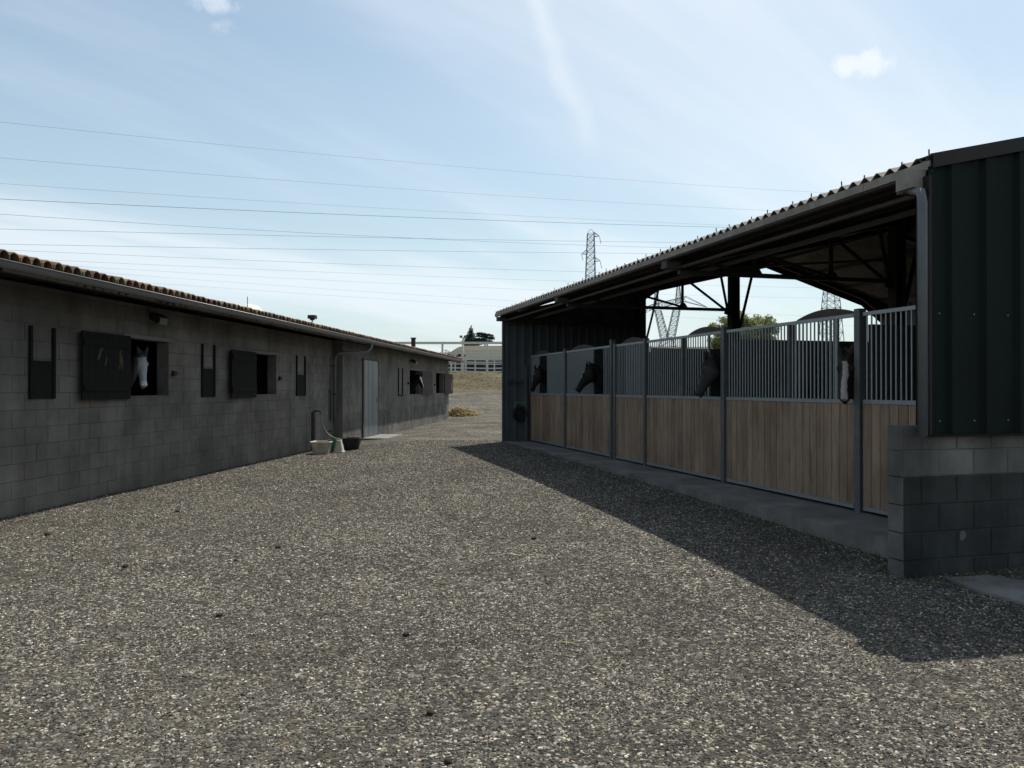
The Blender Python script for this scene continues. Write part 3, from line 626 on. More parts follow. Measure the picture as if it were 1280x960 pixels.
def wtub(name, mb_args, m, label, cat, group=None):
    cx, cy = mb_args[0], mb_args[1]; z = gz(cx, cy)-0.01
    mb = tub(cx, cy, z, *mb_args[2:]); return single(name, mb, m, 'w', (cx, cy, z), label, cat, group, smooth=False)
wtub('trough', (wpx(401, 21.6), 21.75, 0.25, 0.30, 0.20, 0.25, 0.34), M_CREAM, 'cream plastic trough standing under the standpipe at the left wall', 'trough')
wtub('bucket', (wpx(415.5, 21.9), 21.95, 0.10, 0.12, 0.08, 0.1, 0.36, 0.015, 0.012, 0.05), M_GREENP, 'dark green bucket between the cream trough and the upturned pail', 'bucket')
cx, cy = wpx(423.5, 21.6), 21.65; z = gz(cx, cy)-0.01
single('pail', loft_box([rrect(cx, cy, z, 0.145, 0.14, 0.05), rrect(cx, cy, z+0.05, 0.145, 0.14, 0.05), rrect(cx, cy, z+0.06, 0.125, 0.12, 0.05), rrect(cx, cy, z+0.35, 0.06, 0.07, 0.04)]), M_CREAM, 'w', (cx, cy, z), 'cream pail turned upside down next to the black tub', 'bucket')
wtub('rubber_tub', (wpx(439, 22.4), 22.5, 0.24, 0.26, 0.19, 0.2, 0.34, 0.02, 0.015, 0.12), M_BLACK, 'black rubber tub at the near side of the doorstep', 'tub')

# ================================================================== RIGHT STABLE
ZS = 0.18                                  # slab top
RT = thing('open_barn', 'open-sided steel barn with corrugated roof and dark green end wall, right side of the yard', 'building', 'r', (12, 14, 0))
VE = 5.9; UN = 6.18; UF = 22.45; VR = 14.87; VBK = 22.6; VCOL = 10.42; VC2 = 19.32; VD = 6.88
def rz_(v): return 3.885+0.2286*(v-VE) if v <= VR else 3.885+0.2286*(VR-VE)-0.305*(v-VR)
# slab (structure of the stalls)
mb = MB(); mb.prism([(6.0, UN+0.25, 0), (6.12, 22.55, 0), (10.6, 22.55, 0), (10.6, UN+0.25, 0)][::-1], (0, 0, 0)) if False else None
mb = MB(); mb.prism([(5.93, UN+0.24, -0.3), (10.7, UN+0.24, -0.3), (10.7, 22.6, -0.3), (6.07, 22.6, -0.3)], (0, 0, ZS+0.3))
single('concrete_apron', mb, M_SLAB, 'r', (8, 14, -0.3), 'concrete apron slab under and in front of the stalls', 'slab', kind='structure')
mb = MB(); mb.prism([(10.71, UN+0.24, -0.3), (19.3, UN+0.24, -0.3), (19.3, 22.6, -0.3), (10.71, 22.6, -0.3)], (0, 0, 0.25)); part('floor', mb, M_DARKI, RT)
# gable block wall, near end
GU = 6.20
def gface(mb_, x, y, z):   # rotate block mesh (front +x) to front -y
    return [(x+b_, y-a, z+c) for a, b_, c in mb_]
PV = 5.565
def gblock(l, h, d=0.10):
    q = block_mb(l, h, d); mb = MB(); mb.add([(b_, -a, c) for a, b_, c in q.v], q.f); return mb
zb = -0.14; k = 0
paint = (0.86,)
rows = [-0.14, 0.10, 0.36, 0.62, 0.885, 1.13]
mb_far = MB()
for ri, z0 in enumerate(rows):
    z1 = rows[ri+1] if ri+1 < len(rows) else 1.36
    v = PV - (0.205 if ri % 2 else 0.0)
    while v < 19.3:
        a, b_ = max(v, PV), v+0.41
        if b_-a > 0.05:
            m = M_BLOCKP if (z1 <= 0.9 and a > PV-0.1) else M_BLOCKL
            l, h = round(b_-a-0.011, 3), round(z1-z0-0.011, 3)
            if a < 9.0: inst('block', ('gb', l, h), lambda: gblock(l, h), m, RT, (a+0.005, GU+random.uniform(-0.003, 0.003), z0+0.005))
            else: q = gblock(l, h); mb_far.add([(x+a+0.005, y+GU, z+z0+0.005) for x, y, z in q.v], q.f)
        v += 0.41
part('block_courses', mb_far, M_BLOCKL, RT, kind='stuff')
part('gable_core', MB().box(PV+0.003, 19.4, GU+0.008, GU+0.2, 0.885, 1.36), M_MORTAR, RT); part('gable_core', MB().box(PV+0.003, 19.4, GU+0.008, GU+0.2, -0.2, 0.884), M_BLOCKP, RT)
mb = MB()
for ri, z0 in enumerate(rows):
    z1 = rows[ri+1] if ri+1 < len(rows) else 1.36
    mb.box(PV-0.006, PV+0.002, GU+0.003+(0.0), GU+0.196, z0+0.006, z1-0.006)
part('pillar_face', mb, M_BLOCKL, RT, label='lighter rendered end face of the block wall')
# bare patches where coating flaked off
for (pa, pz, rr_) in ((6.24, 0.31, 0.042),):
    pts = [(pa+math.cos(2*PI*q/10)*rr_*random.uniform(0.6, 1.15), GU-0.0045, pz+math.sin(2*PI*q/10)*rr_*random.uniform(0.7, 1.3)) for q in range(10)]
    mb = MB(); mb.prism(pts, (0, -0.0015, 0)); part('flaked_patch', mb, M_BLOCKL, RT)
# ribbed cladding sheets
def ribbed(v0, v1, u, z0, ztop, pitch=0.333, depth=0.035, th=0.0, ph=0.0):
    xs = []; v = v0
    prof = ((0.0, 0), (0.30, 0), (0.38, 1), (0.62, 1), (0.70, 0))
    k = math.floor((v0-ph)/pitch)
    pts = [(v0, None)]
    while True:
        base = ph+k*pitch
        if base > v1: break
        for f_, d in prof:
            q = base+f_*pitch
            if v0 < q < v1: pts.append((q, d))
        k += 1
    pts.append((v1, None))
    def dep(q):
        f_ = ((q-ph)/pitch) % 1.0
        return interp(f_, [0, .30, .38, .62, .70, 1], [0, 0, 1, 1, 0, 0])
    vs = []; fs = []
    for (q, _) in pts:
        d = dep(q)*depth; zt_ = ztop(q) if callable(ztop) else ztop
        vs += [(q, u-d, z0), (q, u-d, zt_)]
    for i in range(len(pts)-1): fs.append((2*i, 2*i+2, 2*i+3, 2*i+1))
    mb = MB(); mb.add(vs, fs)
    n = len(vs); mb.add([(x, y+0.0022, z) for x, y, z in vs], [tuple(reversed(f)) for f in fs])
    return mb
v = 5.84
while v < 19.4:
    v2 = min(v+1.0, 19.42); 
    part('cladding_sheet', ribbed(v, v2, GU-0.018, 1.285, lambda q: rz_(q)-0.06, pitch=0.41, depth=0.04, ph=5.92), M_GREEN, RT); v = v2
part('inner_lining', MB().add([(5.9, GU+0.21, 1.2), (19.4, GU+0.21, 1.2), (19.4, GU+0.21, rz_(19.4)-0.15), (VR, GU+0.21, rz_(VR)-0.15), (5.9, GU+0.21, rz_(5.9)-0.15)], [(0,1,2,3,4)]), M_STEEL, RT)
mb = MB(); v = 5.955
while v < 19: mb.box(v-0.008, v+0.008, GU-0.030, GU-0.018, 1.40, 1.415); mb.box(v-0.007, v+0.007, GU-0.030, GU-0.018, 2.42, 2.434); v += 0.41
part('fixing_screws', mb, M_SPIKE, RT)
part('base_flashing', MB().box(5.83, 19.42, GU-0.075, GU-0.01, 1.262, 1.284), M_GREEN, RT)
mb = MB(); mb.prism([(5.86, GU-0.085, rz_(5.86)-0.085), (VR, GU-0.085, rz_(VR)-0.085), (VR, GU-0.085, rz_(VR)+0.04), (5.86, GU-0.085, rz_(5.86)+0.04)], (0, 0.028, 0)); part('verge_trim', mb, M_TRIM, RT)
mb = MB(); mb.prism([(5.86, GU-0.055, rz_(5.86)+0.035), (VR, GU-0.055, rz_(VR)+0.035), (VR, GU-0.055, rz_(VR)+0.048), (5.86, GU-0.055, rz_(5.86)+0.048)], (0, 0.22, 0)); part('verge_cap', mb, M_TRIM, RT)
part('corner_trim', MB().box(5.812, 5.838, GU-0.062, GU+0.1, 1.262, 3.72), M_TRIM, RT)
# far end wall (to the first column) and back wall
v = 6.10
while v < VCOL+0.1:
    v2 = min(v+1.0, VCOL+0.14)
    part('cladding_sheet', ribbed(v, v2, 22.42, 0.14, lambda q: rz_(q)-0.05, pitch=0.25, ph=6.1), M_GREYC, RT); v = v2
part('corner_trim', MB().box(6.07, 6.098, 22.37, 22.46, 0.14, rz_(6.09)-0.05), M_GREYC, RT)
u = GU+0.25
while u < 22.3:
    u2 = min(u+1.0, 22.4); q = ribbed(u, u2, 0, 0.0, rz_(19.45)-0.04, pitch=0.25)
    mb = MB(); mb.add([(19.45+y, x, z) for x, y, z in q.v], q.f); part('cladding_sheet', mb, M_GREYC, RT); u = u2
# roof sheets, each one
PITCH = 0.177; NW = 5; SW = PITCH*NW; NS = 18
SWu = (UF-UN)/NS; PW = SWu/NW
def sheet(va, vb):
    def mk():
        mb = MB(); n = NW*8; vs = []; fs = []; rows_ = 4
        for i in range(n+1):
            y = SWu*i/n; c = 0.029*math.cos(2*PI*y/PW)
            for r_ in range(rows_):
                v = va+(vb-va)*r_/(rows_-1); vs.append((v-va, y, rz_(v)-rz_(va)+0.03+c))
        m = len(vs); vs += [(x, y, z-0.007) for x, y, z in vs]
        for i in range(n):
            for r_ in range(rows_-1):
                a = i*rows_+r_; fs.append((a, a+rows_, a+rows_+1, a+1)); fs.append((m+a+1, m+a+rows_+1, m+a+rows_, m+a))
            a = i*rows_; fs.append((a, m+a, m+a+rows_, a+rows_))
        return mb.add(vs, fs)
    return mk
for k in range(NS):
    inst('roof_sheet', ('rs1',), sheet(VE-0.03, VR), M_FIBRE, RT, (VE-0.03, UN+k*SWu, rz_(VE-0.03)))
    inst('roof_sheet', ('rs2',), sheet(VR+0.001, VBK), M_FIBRE, RT, (VR+0.001, UN+k*SWu, rz_(VR+0.001)))
    inst('fascia_plate', ('fp',), lambda: MB().box(0, 0.02, 0.003, SWu-0.003, -0.105, -0.022), M_FASCIA, RT, (VE-0.045, UN+k*SWu, 3.895))
    inst('lower_fascia', ('lf',), lambda: MB().box(0, 0.015, 0.0, SWu, -0.02, 0.0), M_STEEL, RT, (VE-0.022, UN+k*SWu, 3.79))
for vv in (VE+0.12, VE+1.5, VE+3.0):
    mb = MB()
    for k in range(NS):
        for j in (0.5, 3.0): u = UN+k*SWu+PW*(j if j != 0.5 else 1.0); mb.bar((vv, u, rz_(vv)+0.05), (vv+random.uniform(-.01, .01), u+random.uniform(-.01, .01), rz_(vv)+0.05+random.uniform(0.05, 0.085)), 0.010)
    part('hook_bolts', mb, M_STEEL, RT, kind='stuff')
part('ridge_cap', MB().prism([(VR-0.2, UN, rz_(VR-0.2)+0.065), (VR, UN, rz_(VR)+0.085), (VR+0.2, UN, rz_(VR+0.2)+0.065), (VR+0.2, UN, rz_(VR+0.2)+0.058), (VR, UN, rz_(VR)+0.078), (VR-0.2, UN, rz_(VR-0.2)+0.058)], (0, UF-UN, 0)), M_FIBRE, RT)
mb = MB(); mb.prism([(10.56, 22.455, rz_(10.56)-0.36), (VR, 22.455, rz_(VR)-0.36), (VBK, 22.455, rz_(VBK)-0.36), (VBK, 22.455, rz_(VBK)+0.085), (VR, 22.455, rz_(VR)+0.09), (10.56, 22.455, rz_(10.56)+0.085)], (0, 0.03, 0)); part('verge_board', mb, M_TRIM, RT)
mb = MB(); mb.prism([(VC2-0.9, 22.40, rz_(VC2-0.9)-0.37), (VC2, 22.40, rz_(VC2)-0.37), (VC2, 22.40, rz_(VC2)-0.75)], (0, 0.028, 0)); part('haunch_plate', mb, M_TRIM, RT)
# purlins
for v in (6.03, 6.55, 7.9, 9.25, 10.6, 11.95, 13.3, 14.65, 15.1, 16.4, 17.7, 19.0, 20.3, 21.6, 22.4):
    part('purlin', MB().box(v-0.03, v+0.03, UN+0.08, UF-0.05, rz_(v)-0.11, rz_(v)-0.006), M_STEEL, RT)
part('eave_beam', MB().box(6.16, 6.22, UN+0.1, UF-0.1, 3.66, 3.70), M_TIMBER, RT)
part('brace_beam', MB().box(6.95, 7.0, UN+0.1, UF-0.1, 3.72, 3.78), M_GALVD, RT)
# frames: cantilever trusses and portal rafters
for iu, u in enumerate((6.55, 11.75, 17.1, 22.3)):
    f = thing('steel_frame', None, None, 'r', (VCOL, u, 0)) if False else None
    fr = bpy.data.objects.new('steel_frame', None); link(fr, RT); off = OFF[RT.name]; fr.location = (0, 0, 0)
    def fp(n_, mb, m=M_STEEL): return part(n_, mb, m, fr)
    def zt(v): return rz_(v)-0.112
    cw = 0.108
    # column: I section
    zc0 = -0.1 if True else 0
    for vc in (VCOL, VC2):
        mb = MB(); mb.box(vc-cw, vc-cw+0.014, u-0.1, u+0.1, zc0, zt(vc)-0.05); mb.box(vc+cw-0.014, vc+cw, u-0.1, u+0.1, zc0, zt(vc)-0.05); mb.box(vc-cw+0.015, vc+cw-0.015, u-0.006, u+0.006, zc0, zt(vc)-0.05); fp('column', mb)
    def raf(a, b_, da, db):
        mb = MB()
        for y0, y1, t0, t1 in ((-0.06, 0.06, 0, 0.014), (-0.005, 0.005, 0.0145, None), (-0.06, 0.06, None, None)):
            pass
        za, zb_ = zt(a), zt(b_)
        mb.prism([(a, u-0.06, za-0.014), (b_, u-0.06, zb_-0.014), (b_, u-0.06, zb_), (a, u-0.06, za)], (0, 0.12, 0))
        mb.prism([(a, u-0.006, za-da+0.0145), (b_, u-0.006, zb_-db+0.0145), (b_, u-0.006, zb_-0.0145), (a, u-0.006, za-0.0145)], (0, 0.012, 0))
        mb.prism([(a, u-0.06, za-da), (b_, u-0.06, zb_-db), (b_, u-0.06, zb_-db+0.014), (a, u-0.06, za-da+0.014)], (0, 0.12, 0))
        fp('rafter', mb)
    raf(5.98, VCOL-0.127, 0.14, 0.2); raf(VCOL+0.127, 11.3, 0.42, 0.1); raf(11.301, VR-0.001, 0.1, 0.1); raf(VR, 18.4, 0.1, 0.1); raf(18.401, VC2-0.127, 0.1, 0.40); raf(VC2+0.127, VBK-0.1, 0.2, 0.1)
    zc = CAMZ+1.88
    if iu < 3 or True:
        fp('bottom_chord', MB().box(6.15, VCOL-0.127, u-0.035, u+0.035, zc-0.035, zc+0.035))
        for v in (7.56, 9.05): fp('hanger', MB().box(v-0.025, v+0.025, u-0.024, u+0.024, zc+0.036, zt(v)-0.18))
        for a, b_ in (((7.62, zt(7.62)-0.2), (9.0, zc+0.05)), ((9.12, zt(9.12)-0.2), (VCOL-0.2, zc-0.02)), ((10.05, zt(10.05)-0.2), (VCOL-0.15, zc-0.1)), ((6.7, zt(6.7)-0.2), (7.5, zc+0.05))):
            fp('diagonal', MB().bar((a[0], u, a[1]), (b_[0], u, b_[1]), 0.045))
        fp('diagonal', MB().bar((VCOL+0.13, u, zc-0.55), (10.98, u, zt(10.98)-0.25), 0.05))
        mb = MB(); mb.prism([(7.46, u-0.03, zc+0.037), (7.68, u-0.03, zc+0.037), (7.6, u-0.03, zc+0.16), (7.52, u-0.03, zc+0.16)], (0, 0.01, 0)); mb.prism([(VCOL-0.28, u-0.03, zc-0.1), (VCOL-0.13, u-0.03, zc-0.14), (VCOL-0.13, u-0.03, zc+0.1), (VCOL-0.25, u-0.03, zc+0.05)], (0, 0.01, 0)); mb.prism([(8.93, u-0.03, zc+0.037), (9.17, u-0.03, zc+0.037), (9.1, u-0.03, zc+0.13), (9.0, u-0.03, zc+0.13)], (0, 0.01, 0)); fp('gusset', mb)
    part('eave_bracket', MB().box(VE-0.015, 6.15, u-0.09, u+0.09, 3.65, 3.765), M_TIMBER, fr)
# long diagonal bracing seen under the roof
part('wind_brace', MB().bar((10.42, 11.9, rz_(10.4)-0.9), (10.42, 16.9, rz_(10.4)-0.3), 0.05), M_STEEL, RT)
# rainwater pipe at the corner
part('downpipe', MB().tube([(5.86, 6.42, 3.66), (5.78, 6.33, 3.62), (5.735, 6.16, 3.56), (5.72, 6.125, 3.45), (5.72, 6.125, 1.27)], 0.042, 12), M_PVC, RT, True)
part('hopper', MB().box(5.70, 5.85, 6.22, 6.44, 3.62, 3.79), M_FASCIA, RT)
# return sheet, bracket and reel at the far end
part('return_post', MB().box(6.70, 6.76, 22.2, 22.28, ZS, 2.35), M_GALVD, RT)
t = thing('hose_reel', 'black hose reel hanging on the grey metal wall at the far end of the stalls', 'hose reel', 'r', (6.62, 22.3, 0.85))
ring = [(6.55+0.18*math.cos(a), 22.24, 0.98+0.18*math.sin(a)) for a in [2*PI*i/16 for i in range(17)]]
part('coil', MB().tube(ring, 0.055, 7, False), M_BLACK, t, True)
part('hub', MB().box(6.45, 6.65, 22.22, 22.35, 0.88, 1.08), M_BLACK, t)
part('hook', MB().tube([(6.40, 22.33, 1.05), (6.42, 22.2, 1.3), (6.68, 22.2, 1.3), (6.7, 22.33, 1.05)], 0.012, 6), M_GALV, t)
part('wall_rail', MB().box(6.16, 6.7, 22.28, 22.33, 1.88, 1.96), M_BLUE, RT)

# stalls ------------------------------------------------------------
ZW = 1.555; ZR = CAMZ+0.935; ZP = CAMZ+0.79
def bar_mb(h, r=0.011):
    return lambda: MB().tube([(0,0,0), (0,0,h)], r, 6, False)
def board_mb(wd, h):
    def mk():
        mb = MB(); c = 0.004
        mb.add([(0,0,0),(0,wd,0),(0,wd,h),(0,0,h),(-0.02,c,0),(-0.02,wd-c,0),(-0.02,wd-c,h),(-0.02,c,h)], [(4,7,6,5),(0,4,5,1),(1,5,6,2),(2,6,7,3),(3,7,4,0),(0,1,2,3)]); return mb
    return mk
def stall(u0, u1, grills, posts, lun, label, gap=None, mang=None):
    t = thing('horse_stall', label, 'stall', 'r', (VD, (u0+u1)/2, ZS), group='horse stalls in the barn')
    n = max(1, round((u1-u0)/0.152)); wd = (u1-u0-0.02)/n
    for k in range(n):
        inst('board', ('bd', round(wd, 4)), board_mb(wd-0.005, ZW-ZS-0.115), M_WOOD, t, (VD, u0+0.01+k*wd+random.uniform(-.001, .001), ZS+0.085))
    part('bottom_rail', MB().box(VD-0.03, VD+0.02, u0+0.03, u1-0.03, ZS+0.035, ZS+0.083), M_GALV, t)
    part('middle_rail', MB().box(VD-0.03, VD+0.02, u0+0.03, u1-0.03, ZW-0.028, ZW+0.022), M_GALV, t)
    part('top_rail', MB().box(VD-0.025, VD+0.02, u0+0.03, u1-0.03, ZR-0.045, ZR), M_GALV, t)
    for (a, b_, sp, x) in grills:
        m = max(2, round((b_-a)/sp))
        for k in range(m):
            inst('bar', ('br', round(ZR-ZW, 2)), bar_mb(ZR-ZW-0.068), M_GALV, t, (VD+x, a+(k+0.5)*(b_-a)/m, ZW+0.022))
        part('grille_frame', MB().box(VD-0.018, VD+0.016, a-0.012, a+0.012, ZW+0.023, ZR-0.046), M_GALV, t)
    for (up, wd_, hp_) in posts:
        part('post' if hp_ else 'upright', MB().box(VD-0.05, VD+0.05, up-wd_/2, up+wd_/2, ZS if hp_ else ZW+0.023, ZR+(hp_ or -0.046)), M_GALVD, t)
    if lun:
        a, b_ = lun; m = 14; pts = []
        for k in range(m+1):
            q = k/m; pts.append((VD+0.05, a+(b_-a)*q, ZR-0.01+0.125*math.sin(PI*q)**0.8))
        part('arched_header', MB().prism(pts, (0.03, 0, 0)), M_BROWN, t)
    # side partition at the far end, with boards below and sheet above
    part('partition', MB().box(VD+0.1, VCOL-0.16, u1-0.03, u1+0.03, ZS, ZP), M_DARKI, t)
    if mang:
        mb = MB(); mb.prism([(VD+0.06, mang, ZW-0.25), (VD+0.42, mang, ZW-0.25), (VD+0.42, mang, ZW+0.2), (VD+0.06, mang, ZW+0.2)], (0, 0.3, 0)); part('manger', mb, M_BLACKP, t)
    return t
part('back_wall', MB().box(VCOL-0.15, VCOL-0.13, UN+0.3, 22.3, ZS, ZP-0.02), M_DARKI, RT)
G = 0.082
stall(6.5, 8.33, [(6.6, 8.30, G, 0)], [(6.55, 0.06, 0.0)], None, 'nearest stall, partly hidden behind the block end wall', mang=6.9)
stall(8.44, 11.50, [(8.80, 9.74, G, 0), (8.86, 9.74, G, -0.04), (9.83, 11.46, G*0.95, 0)], [(8.385, 0.10, 0.05), (9.79, 0.06, 0.0)], (8.45, 9.80), 'stall where the dark horse with a broad white blaze hangs its head over the boards', mang=9.9)
stall(11.62, 14.46, [(12.06, 12.90, G, 0), (12.98, 14.42, G, 0)], [(11.56, 0.10, 0.05), (12.94, 0.06, 0.0)], (11.64, 12.94), 'stall of the grey horse looking out beside the middle post', mang=13.05)
stall(14.56, 16.14, [(14.6, 16.0, G, 0), (14.66, 15.4, G, -0.04)], [(14.51, 0.09, 0.05), (16.0, 0.1, 0.02)], (14.62, 15.9), 'stall with closed bars between the grey horse and the two dark horses')
stall(16.26, 19.14, [(16.3, 16.72, G, 0), (17.32, 19.1, G*0.75, 0)], [(16.2, 0.10, 0.12)], (17.3, 19.1), 'stall of the dark horse with a narrow white blaze, second from the far end')
stall(19.26, 22.2, [(19.3, 20.72, G*0.75, 0), (21.42, 22.15, G, 0)], [(19.2, 0.10, 0.06), (22.22, 0.05, 0)], (20.6, 22.1), 'farthest stall against the grey metal end wall')
# fill the bottom of grilles that read as pale sheet in the two far stalls
for (a, b_) in ((17.34, 19.08), (19.32, 20.70)):
    pass

# ================================================================== HORSES
def ell_loft(mb, rings, n=16):
    vs = []; fs = []
    for (c, ax, bx, ra, rb) in rings:
        c = Vector(c)
        for k in range(n):
            t = 2*PI*k/n; ca, sa = math.cos(t), math.sin(t)
            vs.append(c + ax*(ra*ca) + bx*(rb*sa))
    for i in range(len(rings)-1):
        for k in range(n): fs.append((i*n+k, i*n+(k+1) % n, (i+1)*n+(k+1) % n, (i+1)*n+k))
    fs.append(tuple(range(n-1, -1, -1))); fs.append(tuple((len(rings)-1)*n+k for k in range(n)))
    mb.add(vs, fs)
def coat_mat(name, dark_c, blaze_c, rough=0.55):
    m = bpy.data.materials.new(name); m.use_nodes = True; t = m.node_tree; n = t.nodes; l = t.links
    p = n['Principled BSDF']; p.inputs['Roughness'].default_value = rough; p.inputs['Specular IOR Level'].default_value = 0.15
    at = n.new('ShaderNodeAttribute'); at.attribute_name = 'coat'; 
    g = n.new('ShaderNodeTexCoord'); nz = n.new('ShaderNodeTexNoise'); nz.inputs['Scale'].default_value = 45; nz.inputs['Detail'].default_value = 4; l.new(g.outputs['Object'], nz.inputs['Vector'])
    mr = n.new('ShaderNodeMapRange'); mr.inputs[3].default_value = 0.75; mr.inputs[4].default_value = 1.25; l.new(nz.outputs[0], mr.inputs[0])
    vm = n.new('ShaderNodeVectorMath'); vm.operation = 'SCALE'; l.new(at.outputs['Color'], vm.inputs[0]); l.new(mr.outputs[0], vm.inputs['Scale']); l.new(vm.outputs[0], p.inputs['Base Color'])
    return m
M_COAT = coat_mat('horse_coat', 0, 0)
M_EYE = mat('horse_eye', (0.008, 0.006, 0.005), 0.12, 0, 1, spec=0.6)
M_HAIRB = mat('black_mane', (0.012, 0.010, 0.009), 0.7, 0.3, 40)
M_HAIRG = mat('grey_mane', (0.06, 0.06, 0.062), 0.7, 0.3, 40)
def horse(fr, base, rz, poll, hdir, coat, face, label, style='blaze', hair=None, roll=0.0, ground=0.0, jaw_hint=None):
    """local axes: +x out of the stall (the way the horse stands), z up; base = chest point on the floor"""
    hair = hair or M_HAIRB
    F = Vector((1,0,0)); U = Vector((0,0,1)); Sd = Vector((0,1,0))
    mb = MB()
    ell_loft(mb, [((-1.72,0,1.22), Sd, U, .06, .08), ((-1.62,0,1.20), Sd, U, .18, .22), ((-1.40,0,1.17), Sd, U, .27, .31), ((-1.05,0,1.12), Sd, U, .29, .33), ((-.65,0,1.08), Sd, U, .30, .35), ((-.30,0,1.12), Sd, U, .26, .37), ((-.05,0,1.17), Sd, U, .22, .33), ((.08,0,1.16), Sd, U, .15, .22), ((.13,0,1.15), Sd, U, .07, .10)], 20)
    for sx_, y, hind in ((-.16, .14, 0), (-.10, -.14, 0), (-1.42, .14, 1), (-1.36, -.14, 1)):
        h = -.10 if hind else 0
        k = 0.10 if hind else 0.0
        ell_loft(mb, [((sx_,y,1.05), Sd, F, .10, .15+k*0.6), ((sx_+k*.6,y,.80), Sd, F, .075, .10+k*0.3), ((sx_-h*0.2,y,.56), Sd, F, .05, .058), ((sx_+h*0.9,y,.44), Sd, F, .042, .052), ((sx_+h*0.9,y,.22), Sd, F, .032, .034), ((sx_+h*0.6,y,.12), Sd, F, .04, .045), ((sx_+h*0.6+.04,y,.05), Sd, F, .05, .06), ((sx_+h*0.6+.05,y,.0), Sd, F, .055, .068)], 10)
    P = Vector(poll); h = Vector(hdir).normalized()
    side = h.cross(U).normalized(); b = side.cross(h).normalized()
    nb = Vector((-.12, 0, 1.28))
    tow = (nb-P).normalized()
    if b.dot(tow) < 0: b = -b
    if roll:
        q = Matrix.Rotation(roll, 3, h); side = q @ side; b = q @ b
    # neck
    d = P-nb; rings = []
    bend = b*(-0.05)
    for q, ra, rb in ((0, .20, .33), (.25, .165, .285), (.5, .13, .24), (.75, .105, .20), (.95, .09, .165), (1.04, .075, .13)):
        c = nb + d*q + bend*math.sin(PI*q) + b*(0.05*q)
        tx = d.normalized(); s1 = Sd*(1-q)+side*q if (Sd.dot(side) > 0) else Sd*(1-q)-side*q
        s1 = (s1-tx*s1.dot(tx)).normalized(); u1 = tx.cross(s1).normalized()
        rings.append((c, s1, u1, ra, rb))
    ell_loft(mb, rings, 18)
    # head: (a along, top line offset, depth, half width)
    HS = [(-.04, .02, .17, .06), (.01, .0, .235, .082), (.08, -.006, .295, .10), (.16, -.008, .315, .108), (.24, -.002, .28, .094), (.32, .006, .225, .078), (.40, .012, .182, .066), (.47, .014, .160, .060), (.53, .012, .158, .064), (.57, .018, .140, .060), (.60, .04, .09, .042)]
    rings = [(P + h*a + b*(to+dp/2), side, b, hw, dp/2) for a, to, dp, hw in HS]
    ell_loft(mb, rings, 18)
    # brow ridges, cheek, nostrils rims and lower lip
    def ball(c, r_, sc=(1,1,1)):
        ell_loft(mb, [(c+h*(r_*sc[0]*math.sin(t)), side, b, max(.002, r_*sc[1]*math.cos(t)), max(.002, r_*sc[2]*math.cos(t))) for t in [R(x) for x in (-85,-60,-30,0,30,60,85)]], 10)
    for sg in (-1, 1):
        ball(P+h*.165+b*.045+side*(sg*.078), .034, (1.3,1,1))
        ball(P+h*.565+b*.045+side*(sg*.040), .024, (1.2,1,1))
        ball(P+h*.14+b*.17+side*(sg*.055), .075, (1,.6,1))
    ball(P+h*.575+b*.135, .035, (1.3,1.1,.7))
    # ears
    for sg in (-1, 1):
        e0 = P+h*.0+side*(sg*.052)+b*.02; up = (-h*0.85-b*0.35+side*(sg*0.22)).normalized() if style != 'front' else (-h*0.9-b*0.25+side*(sg*0.3)).normalized()
        ex = side; ey = up.cross(ex).normalized(); ex = ey.cross(up)
        ell_loft(mb, [(e0-up*.03, ex, ey, .03, .03), (e0+up*.03, ex, ey, .036, .026), (e0+up*.08, ex, ey, .036, .022), (e0+up*.13, ex, ey, .024, .016), (e0+up*.17, ex, ey, .008, .008)], 10)
    me = mb.mesh('body'); tmp = bpy.data.objects.new('tmp', me); COL.objects.link(tmp)
    md = tmp.modifiers.new('r', 'REMESH'); md.mode = 'VOXEL'; md.voxel_size = 0.0135; md.use_smooth_shade = True
    sm = tmp.modifiers.new('s', 'SMOOTH'); sm.iterations = 3; sm.factor = 0.6
    dg = bpy.context.evaluated_depsgraph_get(); ev = tmp.evaluated_get(dg); me2 = bpy.data.meshes.new_from_object(ev)
    bpy.data.objects.remove(tmp)
    ca = me2.color_attributes.new('coat', 'FLOAT_COLOR', 'POINT')
    nv = len(me2.vertices); co = np.empty(nv*3); me2.vertices.foreach_get('co', co); co = co.reshape(-1, 3)
    rel = co-np.array(P); ha = rel@np.array(h); ba = rel@np.array(b); sa = rel@np.array(side)
    col = np.empty((nv, 4)); col[:] = (*coat, 1)
    inh = (ha > -.02) & (np.abs(sa) < .13) & (ba > -.06) & (ba < .32) & (ha < .68)
    def paint(mask, c, k=1.0):
        for i in range(3): col[:, i] = np.where(mask, col[:, i]*(1-k)+c[i]*k, col[:, i])
    wob = 0.006*np.sin(ha*19+1.3+poll[2])+0.003*np.sin(ha*47+1.1)
    if style == 'blaze': paint(inh & (ba < .075) & (ha > .1) & (np.abs(sa+wob) < .030+0.02*(ha-.1)), face)
    if style == 'broad': paint(inh & (ba < .10) & (ha > .1) & (np.abs(sa+wob) < .046+0.03*np.clip((.2-ha)*5, -1, 1)), face)
    if style == 'grey':
        paint(inh & (ha > .03), face, 0.18); paint(inh & (ba < .10) & (ha > .07) & (np.abs(sa+wob) < .085), face)
        paint(inh & (ha > .50) & (ba < .10), (0.62, 0.56, 0.52)); paint(inh & (ha > .585), (0.30, 0.24, 0.22))
    if style == 'dapple': paint(inh & (ha > .08), face, 0.8)
    if style != 'grey': paint(inh & (ha > .585), (0.05, 0.045, 0.045), 0.5)
    for sg in (-1, 1):
        dn = np.linalg.norm(rel-np.array(h*.583+b*.047+side*(sg*.058)), axis=1); paint(dn < .017, (0.01, 0.008, 0.008))
